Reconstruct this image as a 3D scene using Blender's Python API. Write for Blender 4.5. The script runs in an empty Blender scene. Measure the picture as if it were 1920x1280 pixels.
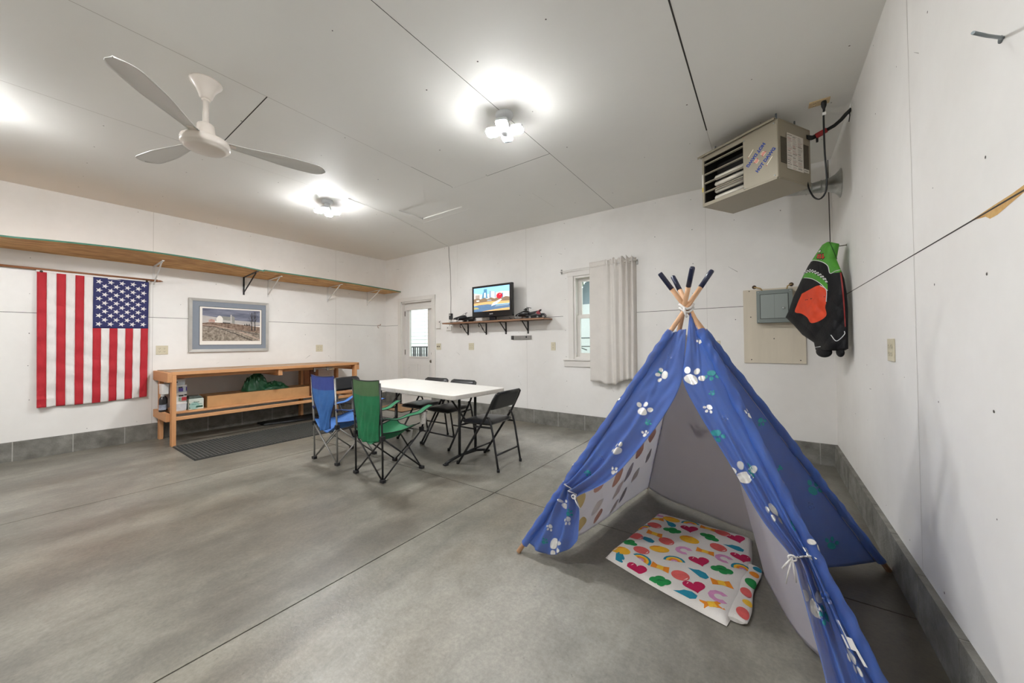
import bpy, math, random
from mathutils import Vector as V, Matrix

random.seed(7)
SC = bpy.context.scene
COL = SC.collection
PI = math.pi
sin, cos = math.sin, math.cos

# ---------------------------------------------------------------- room numbers (metres)
XL, XR, YB, YF, H = -6.4845, 0.5263, 4.6058, -2.40, 2.9418
BLK, MID, JUT = 0.201, 1.5695, 0.025          # concrete course, mid wall seam, how far the course stands out


def srgb(h):
    if isinstance(h, str):
        h = h.lstrip('#')
        c = [int(h[i:i + 2], 16) / 255 for i in (0, 2, 4)]
    else:
        c = list(h)
    return tuple(x / 12.92 if x <= .04045 else ((x + .055) / 1.055) ** 2.4 for x in c) + (1,)


MATS = {}


def mat(name, col, rough=.5, metal=0., var=0., vs=6., bump=0., bs=60., spec=.5, emit=0., stretch=(1, 1, 1), col2=None, coat=0.):
    """Principled material with optional noise colour variation (var, scale vs, second colour) and noise bump."""
    if name in MATS:
        return MATS[name]
    m = bpy.data.materials.new(name)
    m.use_nodes = True
    nt = m.node_tree
    b = nt.nodes['Principled BSDF']
    c = srgb(col)
    b.inputs['Base Color'].default_value = c
    b.inputs['Roughness'].default_value = rough
    b.inputs['Metallic'].default_value = metal
    b.inputs['Specular IOR Level'].default_value = spec
    if coat:
        b.inputs['Coat Weight'].default_value = coat
    if emit:
        b.inputs['Emission Color'].default_value = c
        b.inputs['Emission Strength'].default_value = emit
    if var or bump:
        tc = nt.nodes.new('ShaderNodeTexCoord')
        mp = nt.nodes.new('ShaderNodeMapping')
        mp.inputs['Scale'].default_value = stretch
        nt.links.new(tc.outputs['Object'], mp.inputs['Vector'])
    if var:
        n = nt.nodes.new('ShaderNodeTexNoise')
        n.inputs['Scale'].default_value = vs
        n.inputs['Detail'].default_value = 6
        n.inputs['Roughness'].default_value = .6
        nt.links.new(mp.outputs[0], n.inputs['Vector'])
        r = nt.nodes.new('ShaderNodeValToRGB')
        r.color_ramp.elements[0].position = .5 - .22
        r.color_ramp.elements[1].position = .5 + .22
        if col2:
            r.color_ramp.elements[0].color = srgb(col2)
            r.color_ramp.elements[1].color = c
        else:
            r.color_ramp.elements[0].color = tuple(max(0, x * (1 - var)) for x in c[:3]) + (1,)
            r.color_ramp.elements[1].color = tuple(min(1, x * (1 + var)) for x in c[:3]) + (1,)
        nt.links.new(n.outputs['Fac'], r.inputs['Fac'])
        nt.links.new(r.outputs['Color'], b.inputs['Base Color'])
    if bump:
        n2 = nt.nodes.new('ShaderNodeTexNoise')
        n2.inputs['Scale'].default_value = bs
        n2.inputs['Detail'].default_value = 4
        nt.links.new(mp.outputs[0], n2.inputs['Vector'])
        bp = nt.nodes.new('ShaderNodeBump')
        bp.inputs['Strength'].default_value = bump
        bp.inputs['Distance'].default_value = .01
        nt.links.new(n2.outputs['Fac'], bp.inputs['Height'])
        nt.links.new(bp.outputs['Normal'], b.inputs['Normal'])
    MATS[name] = m
    return m


class MB:
    """Collects shapes and links them as ONE mesh object."""

    def __init__(s):
        s.v, s.f, s.m, s.sm = [], [], [], []

    def add(s, vs, fs, mi=0, smooth=False):
        o = len(s.v)
        s.v += [tuple(p) for p in vs]
        for i, f in enumerate(fs):
            s.f.append([o + k for k in f])
            s.m.append(mi[i] if isinstance(mi, list) else mi)
            s.sm.append(smooth)

    def box(s, a, b, mi=0):
        x0, y0, z0 = (min(a[i], b[i]) for i in range(3))
        x1, y1, z1 = (max(a[i], b[i]) for i in range(3))
        vs = [(x, y, z) for z in (z0, z1) for y in (y0, y1) for x in (x0, x1)]
        s.add(vs, [(0, 2, 3, 1), (4, 5, 7, 6), (0, 1, 5, 4), (2, 6, 7, 3), (0, 4, 6, 2), (1, 3, 7, 5)], mi)

    def obox(s, c, ex, ey, ez, mi=0):
        c, ex, ey, ez = V(c), V(ex), V(ey), V(ez)
        vs = [c + ex * x + ey * y + ez * z for z in (-1, 1) for y in (-1, 1) for x in (-1, 1)]
        fs = [(0, 2, 3, 1), (4, 5, 7, 6), (0, 1, 5, 4), (2, 6, 7, 3), (0, 4, 6, 2), (1, 3, 7, 5)]
        if ex.cross(ey).dot(ez) < 0:
            fs = [f[::-1] for f in fs]
        s.add(vs, fs, mi)

    def beam(s, p, q, w, h, up=(0, 0, 1), mi=0):
        p, q, up = V(p), V(q), V(up)
        d = (q - p)
        a = d.cross(up)
        if a.length < 1e-6:
            a = d.cross(V((1, 0, 0)))
        a.normalize()
        b = a.cross(d).normalized()
        s.obox((p + q) / 2, d / 2, b * h / 2 * -1, a * w / 2, mi)

    def tube(s, pts, r, n=10, mi=0, caps=True, smooth=True, flat=1.):
        pts = [V(p) for p in pts]
        N = len(pts)
        rs = r if isinstance(r, (list, tuple)) else [r] * N
        t0 = (pts[1] - pts[0]).normalized()
        ref = V((0, 0, 1)) if abs(t0.z) < .9 else V((1, 0, 0))
        a = t0.cross(ref).normalized()
        vs = []
        for i, p in enumerate(pts):
            t = (pts[min(i + 1, N - 1)] - pts[max(i - 1, 0)]).normalized()
            a = (a - t * a.dot(t)).normalized()
            b = t.cross(a)
            for k in range(n):
                th = 2 * PI * k / n
                vs.append(p + (a * cos(th) + b * sin(th) * flat) * rs[i])
        fs = []
        for i in range(N - 1):
            for k in range(n):
                k2 = (k + 1) % n
                fs.append((i * n + k, i * n + k2, (i + 1) * n + k2, (i + 1) * n + k))
        s.add(vs, fs, mi, smooth)
        if caps:
            o = len(s.v) - len(vs)
            s.f.append([o + k for k in range(n)][::-1]); s.m.append(mi); s.sm.append(False)
            s.f.append([o + (N - 1) * n + k for k in range(n)]); s.m.append(mi); s.sm.append(False)

    def lathe(s, base, prof, n=24, axis=(0, 0, 1), mi=0, smooth=True):
        """prof = [(radius, height along axis)]"""
        ax = V(axis).normalized()
        a = ax.cross(V((1, 0, 0)) if abs(ax.x) < .9 else V((0, 1, 0))).normalized()
        b = ax.cross(a)
        base = V(base)
        vs = []
        for r, h in prof:
            for k in range(n):
                th = 2 * PI * k / n
                vs.append(base + ax * h + (a * cos(th) + b * sin(th)) * max(r, 1e-4))
        fs = []
        for i in range(len(prof) - 1):
            for k in range(n):
                k2 = (k + 1) % n
                fs.append((i * n + k, i * n + k2, (i + 1) * n + k2, (i + 1) * n + k))
        fs.append(tuple(range(n))[::-1])
        fs.append(tuple((len(prof) - 1) * n + k for k in range(n)))
        s.add(vs, fs, mi, smooth)

    def ngon(s, pts, mi=0):
        s.add(pts, [tuple(range(len(pts)))], mi)

    def prism(s, pts, d, mi=0, mi_side=None):
        """extrude polygon pts (3D, counter-clockwise seen from +d) by d"""
        n = len(pts)
        d = V(d)
        vs = [V(p) for p in pts] + [V(p) + d for p in pts]
        fs = [tuple(range(n))[::-1], tuple(range(n, 2 * n))]
        ms = [mi, mi]
        for k in range(n):
            k2 = (k + 1) % n
            fs.append((k, k2, n + k2, n + k))
            ms.append(mi if mi_side is None else mi_side)
        s.add(vs, fs, ms)

    def grid(s, fn, nu, nv, mi=0, smooth=True, flip=False, mfn=None):
        vs = [fn(i / nu, j / nv) for j in range(nv + 1) for i in range(nu + 1)]
        fs, ms = [], []
        for j in range(nv):
            for i in range(nu):
                a = j * (nu + 1) + i
                q = (a, a + 1, a + nu + 2, a + nu + 1)
                fs.append(q[::-1] if flip else q)
                ms.append(mfn((i + .5) / nu, (j + .5) / nv) if mfn else mi)
        s.add(vs, fs, ms, smooth)

    def sheet(s, fn, nu, nv, th=.002, mo=0, mi=0, mr=None, mfn=None):
        """cloth with two faces th apart: outer at fn, inner behind it, rim between"""
        P = [[V(fn(i / nu, j / nv)) for i in range(nu + 1)] for j in range(nv + 1)]
        def nrm(i, j):
            du = P[j][min(i + 1, nu)] - P[j][max(i - 1, 0)]
            dv = P[min(j + 1, nv)][i] - P[max(j - 1, 0)][i]
            n = du.cross(dv)
            return n.normalized() if n.length > 1e-12 else V((0, 0, 1))
        o = [P[j][i] for j in range(nv + 1) for i in range(nu + 1)]
        inn = [P[j][i] - nrm(i, j) * th for j in range(nv + 1) for i in range(nu + 1)]
        fs, ms, gs, hs = [], [], [], []
        W = nu + 1
        for j in range(nv):
            for i in range(nu):
                a = j * W + i
                fs.append((a, a + 1, a + W + 1, a + W))
                ms.append(mfn((i + .5) / nu, (j + .5) / nv) if mfn else mo)
        s.add(o, fs, ms, True)
        b0 = len(s.v)
        s.add(inn, [f[::-1] for f in fs], mi, True)
        a0 = b0 - len(o)
        loop = [i for i in range(W)] + [j * W + nu for j in range(1, nv + 1)] + \
               [nv * W + i for i in range(nu - 1, -1, -1)] + [j * W for j in range(nv - 1, 0, -1)]
        for k in range(len(loop)):
            p, q = loop[k], loop[(k + 1) % len(loop)]
            s.f.append([a0 + q, a0 + p, b0 + p, b0 + q]); s.m.append(mo if mr is None else mr); s.sm.append(False)

    def ell(s, c, rx, ry, rz, nu=16, nv=10, mi=0, half=None, R=None):
        vs = []
        c = V(c)
        lo, hi = (-PI / 2, PI / 2) if half is None else ((0, PI / 2) if half > 0 else (-PI / 2, 0))
        for j in range(nv + 1):
            ph = lo + (hi - lo) * j / nv
            for i in range(nu):
                th = 2 * PI * i / nu
                p = V((max(cos(ph), .002) * cos(th) * rx, max(cos(ph), .002) * sin(th) * ry, sin(ph) * rz))
                vs.append(c + (R @ p if R else p))
        fs = []
        for j in range(nv):
            for i in range(nu):
                i2 = (i + 1) % nu
                fs.append((j * nu + i, j * nu + i2, (j + 1) * nu + i2, (j + 1) * nu + i))
        fs.append(tuple(range(nu))[::-1])
        fs.append(tuple(nv * nu + i for i in range(nu)))
        s.add(vs, fs, mi, True)

    def text(s, body, size, org, xd, yd, mi=0, bold=0., align='CENTER', sx=1.):
        cu = bpy.data.curves.new('txt', 'FONT')
        cu.body = body
        cu.size = size
        cu.align_x = align
        cu.align_y = 'CENTER'
        cu.offset = bold
        cu.resolution_u = 3
        o = bpy.data.objects.new('txt', cu)
        me = o.to_mesh()
        org, xd, yd = V(org), V(xd).normalized(), V(yd).normalized()
        vs = [org + xd * v.co.x * sx + yd * v.co.y for v in me.vertices]
        s.add(vs, [tuple(p.vertices) for p in me.polygons], mi)
        o.to_mesh_clear()
        bpy.data.objects.remove(o)
        bpy.data.curves.remove(cu)

    def build(s, name, mats, parent=None, bevel=0., seg=2, sub=0, kind=None):
        me = bpy.data.meshes.new(name)
        me.from_pydata(s.v, [], s.f)
        mats = mats if isinstance(mats, (list, tuple)) else [mats]
        for m in mats:
            me.materials.append(m)
        me.polygons.foreach_set('material_index', s.m)
        me.polygons.foreach_set('use_smooth', s.sm)
        me.update()
        o = bpy.data.objects.new(name, me)
        COL.objects.link(o)
        if parent:
            o.parent = parent
            if parent.type == 'EMPTY':
                o.matrix_parent_inverse = Matrix.Translation(-parent.location)
        if bevel:
            md = o.modifiers.new('bevel', 'BEVEL')
            md.width = bevel
            md.segments = seg
            md.limit_method = 'ANGLE'
            md.angle_limit = .6
        if sub:
            md = o.modifiers.new('sub', 'SUBSURF')
            md.levels = md.render_levels = sub
        if kind:
            o['kind'] = kind
        return o


def tag(o, label, cat, group=None, kind=None):
    o['label'] = label
    o['category'] = cat
    if group:
        o['group'] = group
    if kind:
        o['kind'] = kind
    return o


def thing(name, loc, label, cat, group=None):
    """an Empty at the thing's base that parents its parts"""
    o = bpy.data.objects.new(name, None)
    COL.objects.link(o)
    o.location = loc
    o.empty_display_size = .05
    return tag(o, label, cat, group)


def copy_tree(o, parent=None):
    c = o.copy()
    COL.objects.link(c)
    if parent:
        c.parent = parent
    for ch in list(o.children):
        copy_tree(ch, c)
    return c


def lerp(a, b, t):
    return a + (b - a) * t


def poly_at(pts, t):
    """point at parameter t in 0..1 along a polyline given as [(t, Vector)]"""
    for k in range(len(pts) - 1):
        if t <= pts[k + 1][0] or k == len(pts) - 2:
            t0, p0 = pts[k]
            t1, p1 = pts[k + 1]
            s = (t - t0) / (t1 - t0)
            return p0 + (p1 - p0) * s


def smooth_at(pts, t):
    """Catmull-Rom through [(t, Vector)]"""
    n = len(pts)
    k = 0
    while k < n - 2 and t > pts[k + 1][0]:
        k += 1
    t0, p1 = pts[k]
    t1, p2 = pts[k + 1]
    p0 = pts[k - 1][1] if k > 0 else p1 * 2 - p2
    p3 = pts[k + 2][1] if k + 2 < n else p2 * 2 - p1
    s = (t - t0) / (t1 - t0)
    return (p1 * 2 + (p2 - p0) * s + (p0 * 2 - p1 * 5 + p2 * 4 - p3) * s * s + (p1 * 3 - p0 - p2 * 3 + p3) * s ** 3) * .5


def inpoly(x, y, P):
    c = False
    j = len(P) - 1
    for i in range(len(P)):
        if (P[i][1] > y) != (P[j][1] > y) and x < (P[j][0] - P[i][0]) * (y - P[i][1]) / (P[j][1] - P[i][1]) + P[i][0]:
            c = not c
        j = i
    return c

LED_POWER, LED_COL, SKY_POWER, EXPOSURE = 540, (.975, .985, 1.0, 1), 3.2, 0.0
# ================================================================ materials shared by the setting
def wall_material():
    m = bpy.data.materials.new('painted_wallboard')
    m.use_nodes = True
    nt = m.node_tree
    b = nt.nodes['Principled BSDF']
    b.inputs['Roughness'].default_value = .55
    b.inputs['Specular IOR Level'].default_value = .35
    tc = nt.nodes.new('ShaderNodeTexCoord')
    n1 = nt.nodes.new('ShaderNodeTexNoise'); n1.inputs['Scale'].default_value = .9; n1.inputs['Detail'].default_value = 5
    n2 = nt.nodes.new('ShaderNodeTexNoise'); n2.inputs['Scale'].default_value = 14; n2.inputs['Detail'].default_value = 5
    nt.links.new(tc.outputs['Object'], n1.inputs['Vector']); nt.links.new(tc.outputs['Object'], n2.inputs['Vector'])
    r1 = nt.nodes.new('ShaderNodeValToRGB')
    r1.color_ramp.elements[0].position = .36; r1.color_ramp.elements[0].color = srgb('e4e1dc')
    r1.color_ramp.elements[1].position = .62; r1.color_ramp.elements[1].color = srgb('eeece8')
    nt.links.new(n1.outputs['Fac'], r1.inputs['Fac'])
    mx = nt.nodes.new('ShaderNodeMixRGB'); mx.blend_type = 'MULTIPLY'; mx.inputs['Fac'].default_value = .05
    nt.links.new(r1.outputs['Color'], mx.inputs['Color1']); nt.links.new(n2.outputs['Fac'], mx.inputs['Color2'])
    nt.links.new(mx.outputs['Color'], b.inputs['Base Color'])
    bp = nt.nodes.new('ShaderNodeBump'); bp.inputs['Strength'].default_value = .05; bp.inputs['Distance'].default_value = .01
    nt.links.new(n2.outputs['Fac'], bp.inputs['Height']); nt.links.new(bp.outputs['Normal'], b.inputs['Normal'])
    return m


def concrete_floor():
    """worn slab: cloudy greys, traffic streaks along the room, tan dust and old dark tyre / oil patches; tent shade and far sheen painted in"""
    m = bpy.data.materials.new('worn_concrete_floor')
    m.use_nodes = True
    nt = m.node_tree
    L = nt.links.new
    N = nt.nodes.new
    b = nt.nodes['Principled BSDF']
    tc = N('ShaderNodeTexCoord')
    sep = N('ShaderNodeSeparateXYZ'); L(tc.outputs['Object'], sep.inputs[0])

    def noise(scale, detail=6, stretch=None, rough=.6, dist=0):
        n = N('ShaderNodeTexNoise'); n.inputs['Scale'].default_value = scale; n.inputs['Detail'].default_value = detail
        n.inputs['Roughness'].default_value = rough; n.inputs['Distortion'].default_value = dist
        if stretch:
            mp = N('ShaderNodeMapping'); mp.inputs['Scale'].default_value = stretch; L(tc.outputs['Object'], mp.inputs['Vector']); L(mp.outputs[0], n.inputs['Vector'])
        else:
            L(tc.outputs['Object'], n.inputs['Vector'])
        return n.outputs['Fac']

    def ramp(fac, stops):
        r = N('ShaderNodeValToRGB')
        e = r.color_ramp.elements
        while len(e) < len(stops):
            e.new(.5)
        for k, (p, c) in enumerate(stops):
            e[k].position = p; e[k].color = srgb(c) if isinstance(c, str) else (c, c, c, 1)
        L(fac, r.inputs['Fac'])
        return r.outputs['Color']

    def mix(fac, a, c, mode='MIX'):
        x = N('ShaderNodeMixRGB'); x.blend_type = mode
        for s_, v_ in (('Fac', fac), ('Color1', a), ('Color2', c)):
            if isinstance(v_, (int, float)):
                x.inputs[s_].default_value = v_ if s_ == 'Fac' else (v_, v_, v_, 1)
            elif isinstance(v_, str):
                x.inputs[s_].default_value = srgb(v_)
            else:
                L(v_, x.inputs[s_])
        return x.outputs['Color']

    def math_(op, a, c=None):
        x = N('ShaderNodeMath'); x.operation = op
        for k, v_ in enumerate((a, c)):
            if v_ is None:
                continue
            if isinstance(v_, (int, float)):
                x.inputs[k].default_value = v_
            else:
                L(v_, x.inputs[k])
        return x.outputs[0]

    base = ramp(noise(.8, 8, None, .65, .4), [(.33, '6b685e'), (.5, '807d73'), (.68, '939085')])
    streak = ramp(noise(2.2, 7, (1.6, .45, 1), .65, .3), [(.34, .58), (.58, 1.)])
    base = mix(.75, base, streak, 'MULTIPLY')
    tan = ramp(noise(.6, 5, (1.2, .6, 1), .6), [(.52, 0.), (.72, 1.)])
    base = mix(math_('MULTIPLY', tan, .35), base, '9c8d78')

    def patch(cx, cy, rx, ry, ang, soft=.55):
        """soft-edged patch of tone, broken up by noise"""
        dx = math_('SUBTRACT', sep.outputs[0], cx); dy = math_('SUBTRACT', sep.outputs[1], cy)
        ca, sa = cos(ang), sin(ang)
        u = math_('DIVIDE', math_('ADD', math_('MULTIPLY', dx, ca), math_('MULTIPLY', dy, sa)), rx)
        v = math_('DIVIDE', math_('SUBTRACT', math_('MULTIPLY', dy, ca), math_('MULTIPLY', dx, sa)), ry)
        d = math_('SQRT', math_('ADD', math_('MULTIPLY', u, u), math_('MULTIPLY', v, v)))
        d = math_('ADD', d, math_('MULTIPLY', math_('SUBTRACT', wob, .5), 1.5))
        x = N('ShaderNodeMapRange'); x.inputs['From Min'].default_value = 1.; x.inputs['From Max'].default_value = 1. - soft
        x.inputs['To Min'].default_value = 0; x.inputs['To Max'].default_value = 1
        L(d, x.inputs['Value'])
        return x.outputs[0]
    wob = noise(2.0, 7, None, .62)
    dark = None
    for a in STAINS_AND_SHADE:
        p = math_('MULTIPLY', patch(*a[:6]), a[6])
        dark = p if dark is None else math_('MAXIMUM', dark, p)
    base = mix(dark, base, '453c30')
    pale = math_('MULTIPLY', patch(-.9, 1.2, .8, .9, 0, .8), .35)
    base = mix(pale, base, 'c2c1bb')
    far_sheen = math_('MULTIPLY', patch(-1.6, 3.7, 1.9, .8, 0, .8), .55)  # bright far floor: grazing reflection by the back wall, painted as paler colour
    base = mix(far_sheen, base, 'c4c2ba')
    fine = ramp(noise(60, 7, None, .7), [(.3, .74), (.66, 1.08)])
    base = mix(.9, base, fine, 'MULTIPLY')
    mott = ramp(noise(9, 7, (1.2, .8, 1), .7, .5), [(.34, .80), (.62, 1.05)])
    base = mix(.9, base, mott, 'MULTIPLY')
    speck = ramp(noise(28, 3), [(.26, .5), (.31, 1.)])
    base = mix(.6, base, speck, 'MULTIPLY')
    L(base, b.inputs['Base Color'])
    rg = N('ShaderNodeMapRange'); rg.inputs['To Min'].default_value = .28; rg.inputs['To Max'].default_value = .48
    L(noise(3, 5), rg.inputs['Value']); L(rg.outputs[0], b.inputs['Roughness'])
    b.inputs['Specular IOR Level'].default_value = .6
    bp = N('ShaderNodeBump'); bp.inputs['Strength'].default_value = .12; bp.inputs['Distance'].default_value = .01
    L(noise(40, 6), bp.inputs['Height']); L(bp.outputs['Normal'], b.inputs['Normal'])
    return m


# cx, cy, rx, ry, angle, softness, strength: old stains and painted tent shade
STAINS_AND_SHADE = [(-2.55, 1.05, .75, 1.0, .15, .7, .50), (-2.0, 1.35, .24, .70, .05, .6, .62), (-3.1, .45, .36, 1.1, .1, .6, .50), (-2.25, 1.72, .40, .24, .1, .6, .55), (-3.75, .25, .2, .9, -.05, .6, .48), (-2.1, .65, .35, .45, .1, .7, .40),
          (-2.95, 1.85, .7, .18, .1, .7, .40), (-2.35, 2.25, .30, .18, .2, .4, .45), (-2.15, 2.42, .2, .12, .5, .4, .5), (-3.0, 2.6, .6, .35, 0, .7, .40), (-1.75, 3.05, .08, .05, 0, .4, .5), (-1.62, .75, .14, .8, .02, .7, .40),  # next entry: darker floor below the bench
          (-6.0, 2.4, .45, 1.6, 0, .7, .55), (.36, 2.2, .32, 1.5, 0, .7, .80), (.42, 1.2, .26, 1.0, 0, .7, .80), (-5.2, .3, .16, 1.2, -.1, .6, .35), (-.35, 2.2, .75, .75, 0, .8, .38)]  # right-wall and tent-centre entries put the tent's shade into the stain colour


def block_material():
    m = mat('concrete_block', '8b8a83', .85, var=.32, vs=9, bump=.5, bs=90, col2='5e5b54')
    return m


M_wall = wall_material()
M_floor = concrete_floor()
M_block = block_material()
M_mortar = mat('mortar', 'a9a7a0', .9, var=.1, vs=30)
M_seam = mat('seam_shadow_gap', '3a3733', .9)
M_seam2 = mat('faint_seam', 'b9b4ad', .9)
M_nail = mat('nail_head', '5b5650', .6, metal=.3)
M_scuff = mat('scuff_mark', 'b0aca5', .7)
M_ceil = mat('ceiling_board', 'e9e8e3', .6, var=.02, vs=1.2, bump=.04, bs=20, spec=.25)
M_trim = mat('white_trim_paint', 'dedad4', .4, var=.03, vs=5)
M_glass = bpy.data.materials.new('window_glass')
M_glass.use_nodes = True
_nt = M_glass.node_tree
_nt.nodes.remove(_nt.nodes['Principled BSDF'])
_tr = _nt.nodes.new('ShaderNodeBsdfTransparent'); _tr.inputs[0].default_value = (.93, .96, .95, 1)
_gl = _nt.nodes.new('ShaderNodeBsdfGlossy'); _gl.inputs['Roughness'].default_value = .02
_mx = _nt.nodes.new('ShaderNodeMixShader')
_mx.inputs[0].default_value = .04
_nt.links.new(_tr.outputs[0], _mx.inputs[1]); _nt.links.new(_gl.outputs[0], _mx.inputs[2])
_nt.links.new(_mx.outputs[0], _nt.nodes['Material Output'].inputs[0])

# ================================================================ floor: slab bays with sawn joints
mb = MB()
xs = [XL - .3, -4.232, -1.800, XR + .3]
ys = [YF - .3, -.14, 2.285, YB + .3]
g = .0035
for i in range(3):
    for j in range(3):
        x0, x1 = xs[i] + (g if i else 0), xs[i + 1] - (g if i < 2 else 0)
        y0, y1 = ys[j] + (g if j else 0), ys[j + 1] - (g if j < 2 else 0)
        mb.box((x0, y0, -.10), (x1, y1, 0))
mb.box((xs[0], ys[0], -.14), (xs[3], ys[3], -.10), 1)
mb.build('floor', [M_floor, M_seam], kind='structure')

# ================================================================ walls
DOOR = (-5.98, -5.075, 2.030)          # opening x0, x1, top
WIN = (-2.195, -1.500, .965, 2.120)    # opening x0, x1, z0, z1
T = .14


def wall_panels(name, P, length, holes, seams_v, seams_h, dots, extra=None, zb=BLK):
    """P(s, z, o): point at run s, height z, offset o into the room. Wallboard face, holes, gaps between the sheets, nail heads."""
    mb = MB()
    cuts = sorted({0, length} | {h[0] for h in holes} | {h[1] for h in holes})
    zc = sorted({zb, H} | {h[2] for h in holes} | {h[3] for h in holes})
    for a, b_ in zip(cuts, cuts[1:]):
        for c, d in zip(zc, zc[1:]):
            sm, zm = (a + b_) / 2, (c + d) / 2
            if any(h[0] < sm < h[1] and h[2] < zm < h[3] for h in holes):
                continue
            q = [P(a, c, 0), P(b_, c, 0), P(b_, d, 0), P(a, d, 0), P(a, c, -T), P(b_, c, -T), P(b_, d, -T), P(a, d, -T)]
            mb.add(q, [(0, 1, 2, 3), (7, 6, 5, 4), (0, 4, 5, 1), (3, 2, 6, 7), (0, 3, 7, 4), (1, 5, 6, 2)], 0)
    for (s0, z0, s1, z1, w, mi) in seams_v + seams_h:
        ds, dz = s1 - s0, z1 - z0
        l = math.hypot(ds, dz)
        ns, nz = -dz / l * w / 2, ds / l * w / 2
        mb.ngon([P(s0 - ns, z0 - nz, .0006), P(s1 - ns, z1 - nz, .0006), P(s1 + ns, z1 + nz, .0006), P(s0 + ns, z0 + nz, .0006)], mi)
    for (s, z, r) in dots:
        mb.ngon([P(s + r * cos(k * PI / 3), z + r * sin(k * PI / 3), .0008) for k in range(6)], 3)
    if extra:
        extra(mb, P)
    return mb.build(name, [M_wall, M_seam, M_seam2, M_nail, M_scuff, mat('old_glue_stain', 'b98a45', .7, var=.3, vs=20, col2='d9b578')], kind='structure')


def nail_rows(length, holes, seed, pitch=.406, rows=7):
    rnd = random.Random(seed)
    out = []
    n = int(length / pitch)
    for i in range(1, n + 1):
        for k in range(rows + 1):
            z = BLK + .06 + (H - BLK - .12) * k / rows + rnd.uniform(-.05, .05)
            s = i * pitch + rnd.uniform(-.012, .012)
            if rnd.random() < .45 or any(h[0] - .1 < s < h[1] + .1 and h[2] - .1 < z < h[3] + .1 for h in holes):
                continue
            out.append((s, z, rnd.choice([.003, .0035, .004, .005])))
    return out


def scuffs(seed, length, n):
    rnd = random.Random(seed)
    def ex(mb, P):
        for _ in range(n):
            s, z = rnd.uniform(.2, length - .3), rnd.choice([rnd.uniform(.3, 1.1), rnd.uniform(1.1, 2.8)])
            l, a, w = rnd.uniform(.02, .11), rnd.uniform(-1.3, 1.3), rnd.uniform(.001, .0025)
            ds, dz = l * cos(a), l * sin(a)
            mb.ngon([P(s, z - w, .0007), P(s + ds, z + dz - w * .3, .0007), P(s + ds, z + dz + w * .3, .0007), P(s, z + w, .0007)], rnd.choice([3, 4, 4, 4]))
    return ex


Lw = YB - YF
Bw = XR - XL
PL = lambda s, z, o: (XL + o, YB - s, z)      # run from the back corner
PB = lambda s, z, o: (XR - s, YB - o, z)      # run from the right corner
PR = lambda s, z, o: (XR - o, YF + s, z)
sv = [(YB - y, BLK, YB - y, H, .003, 2) for y in (1.094, 3.532, -1.344)]
sh = [(0, MID, Lw, MID, .005, 1)]
wall_panels('wall_left', PL, Lw, [], sv, sh, nail_rows(Lw, [], 3), scuffs(31, Lw, 26))
holes = [(XR - DOOR[1], XR - DOOR[0], -1, DOOR[2]), (XR - WIN[1], XR - WIN[0], WIN[2], WIN[3])]
holes = [(a, b_, max(c, BLK), d) for a, b_, c, d in holes]
sv = [(XR + 2.98, BLK, XR + 2.98, H, .003, 2), (XR + .55, BLK, XR + .55, H, .002, 2), (XR + 5.02 - .6, 2.2, XR + 5.02 - .6, H, .002, 2), (.016, 1.3, .022, H, .007, 1)]
sh = [(0, MID, XR + 1.34, MID, .005, 1), (XR + 2.36, MID, XR + 4.97, MID, .005, 1), (XR + 6.08, MID, Bw, MID, .005, 1)]
wall_panels('wall_back', PB, Bw, holes, sv, sh, nail_rows(Bw, holes, 5), scuffs(33, Bw, 24))


def glue(mb, P):
    pts = [(1.80, 1.571), (1.70, 1.574), (1.62, 1.577), (1.52, 1.579), (1.44, 1.585), (1.30, 1.59), (1.28, 1.567), (1.40, 1.563), (1.47, 1.565), (1.53, 1.556), (1.60, 1.545), (1.64, 1.545), (1.665, 1.558), (1.72, 1.566)]
    mb.ngon([P(y - YF, z, .0005) for y, z in pts], 5)
    for y0, z0, y1, z1 in ((1.617, 1.988, 1.562, 1.984), (1.66, 1.96, 1.65, 1.963)):
        pass
    scuffs(35, Lw, 20)(mb, P)


sv = [(2.30 - YF, BLK, 2.30 - YF, H, .003, 2)]
sh = [(0, MID, Lw, MID, .005, 1)]
wall_panels('wall_right', PR, Lw, [], sv, sh, nail_rows(Lw, [], 9), glue)
mb = MB()                                         # wall behind the camera, with the vehicle door
mb.box((XL - T, YF - T, 0), (-5.6, YF, H)); mb.box((-.3, YF - T, 0), (XR + T, YF, H)); mb.box((-5.6, YF - T, 2.3), (-.3, YF, H))
mb.build('wall_front', M_wall, kind='structure')
mb = MB()
for k in range(4):
    mb.box((-5.6, YF - .10, .575 * k + .004), (-.3, YF - .05, .575 * (k + 1) - .004))
mb.build('door_2', M_trim, kind='structure')

# ---------------------------------------------------------------- concrete course under the wallboard
def course(name, P, length, skip=None, off=0.):
    mb = MB()
    s = off - .406
    seed = random.Random(len(name))
    while s < length:
        a, b_ = max(s + .004, 0), min(s + .402, length)
        s += .406
        if b_ - a < .01:
            continue
        if skip and a < skip[1] and b_ > skip[0]:
            for u, w in ((a, min(b_, skip[0])), (max(a, skip[1]), b_)):
                if w - u > .01:
                    blk(mb, P, u, w, 0, seed)
            continue
        blk(mb, P, a, b_, 0, seed)
    segs = [(0, length)] if not skip else [(0, skip[0]), (skip[1], length)]
    for u, w in segs:
        blk(mb, P, u, w, 1, seed, JUT - .003)
    return mb.build(name, [M_block, M_mortar], kind='structure')


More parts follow.
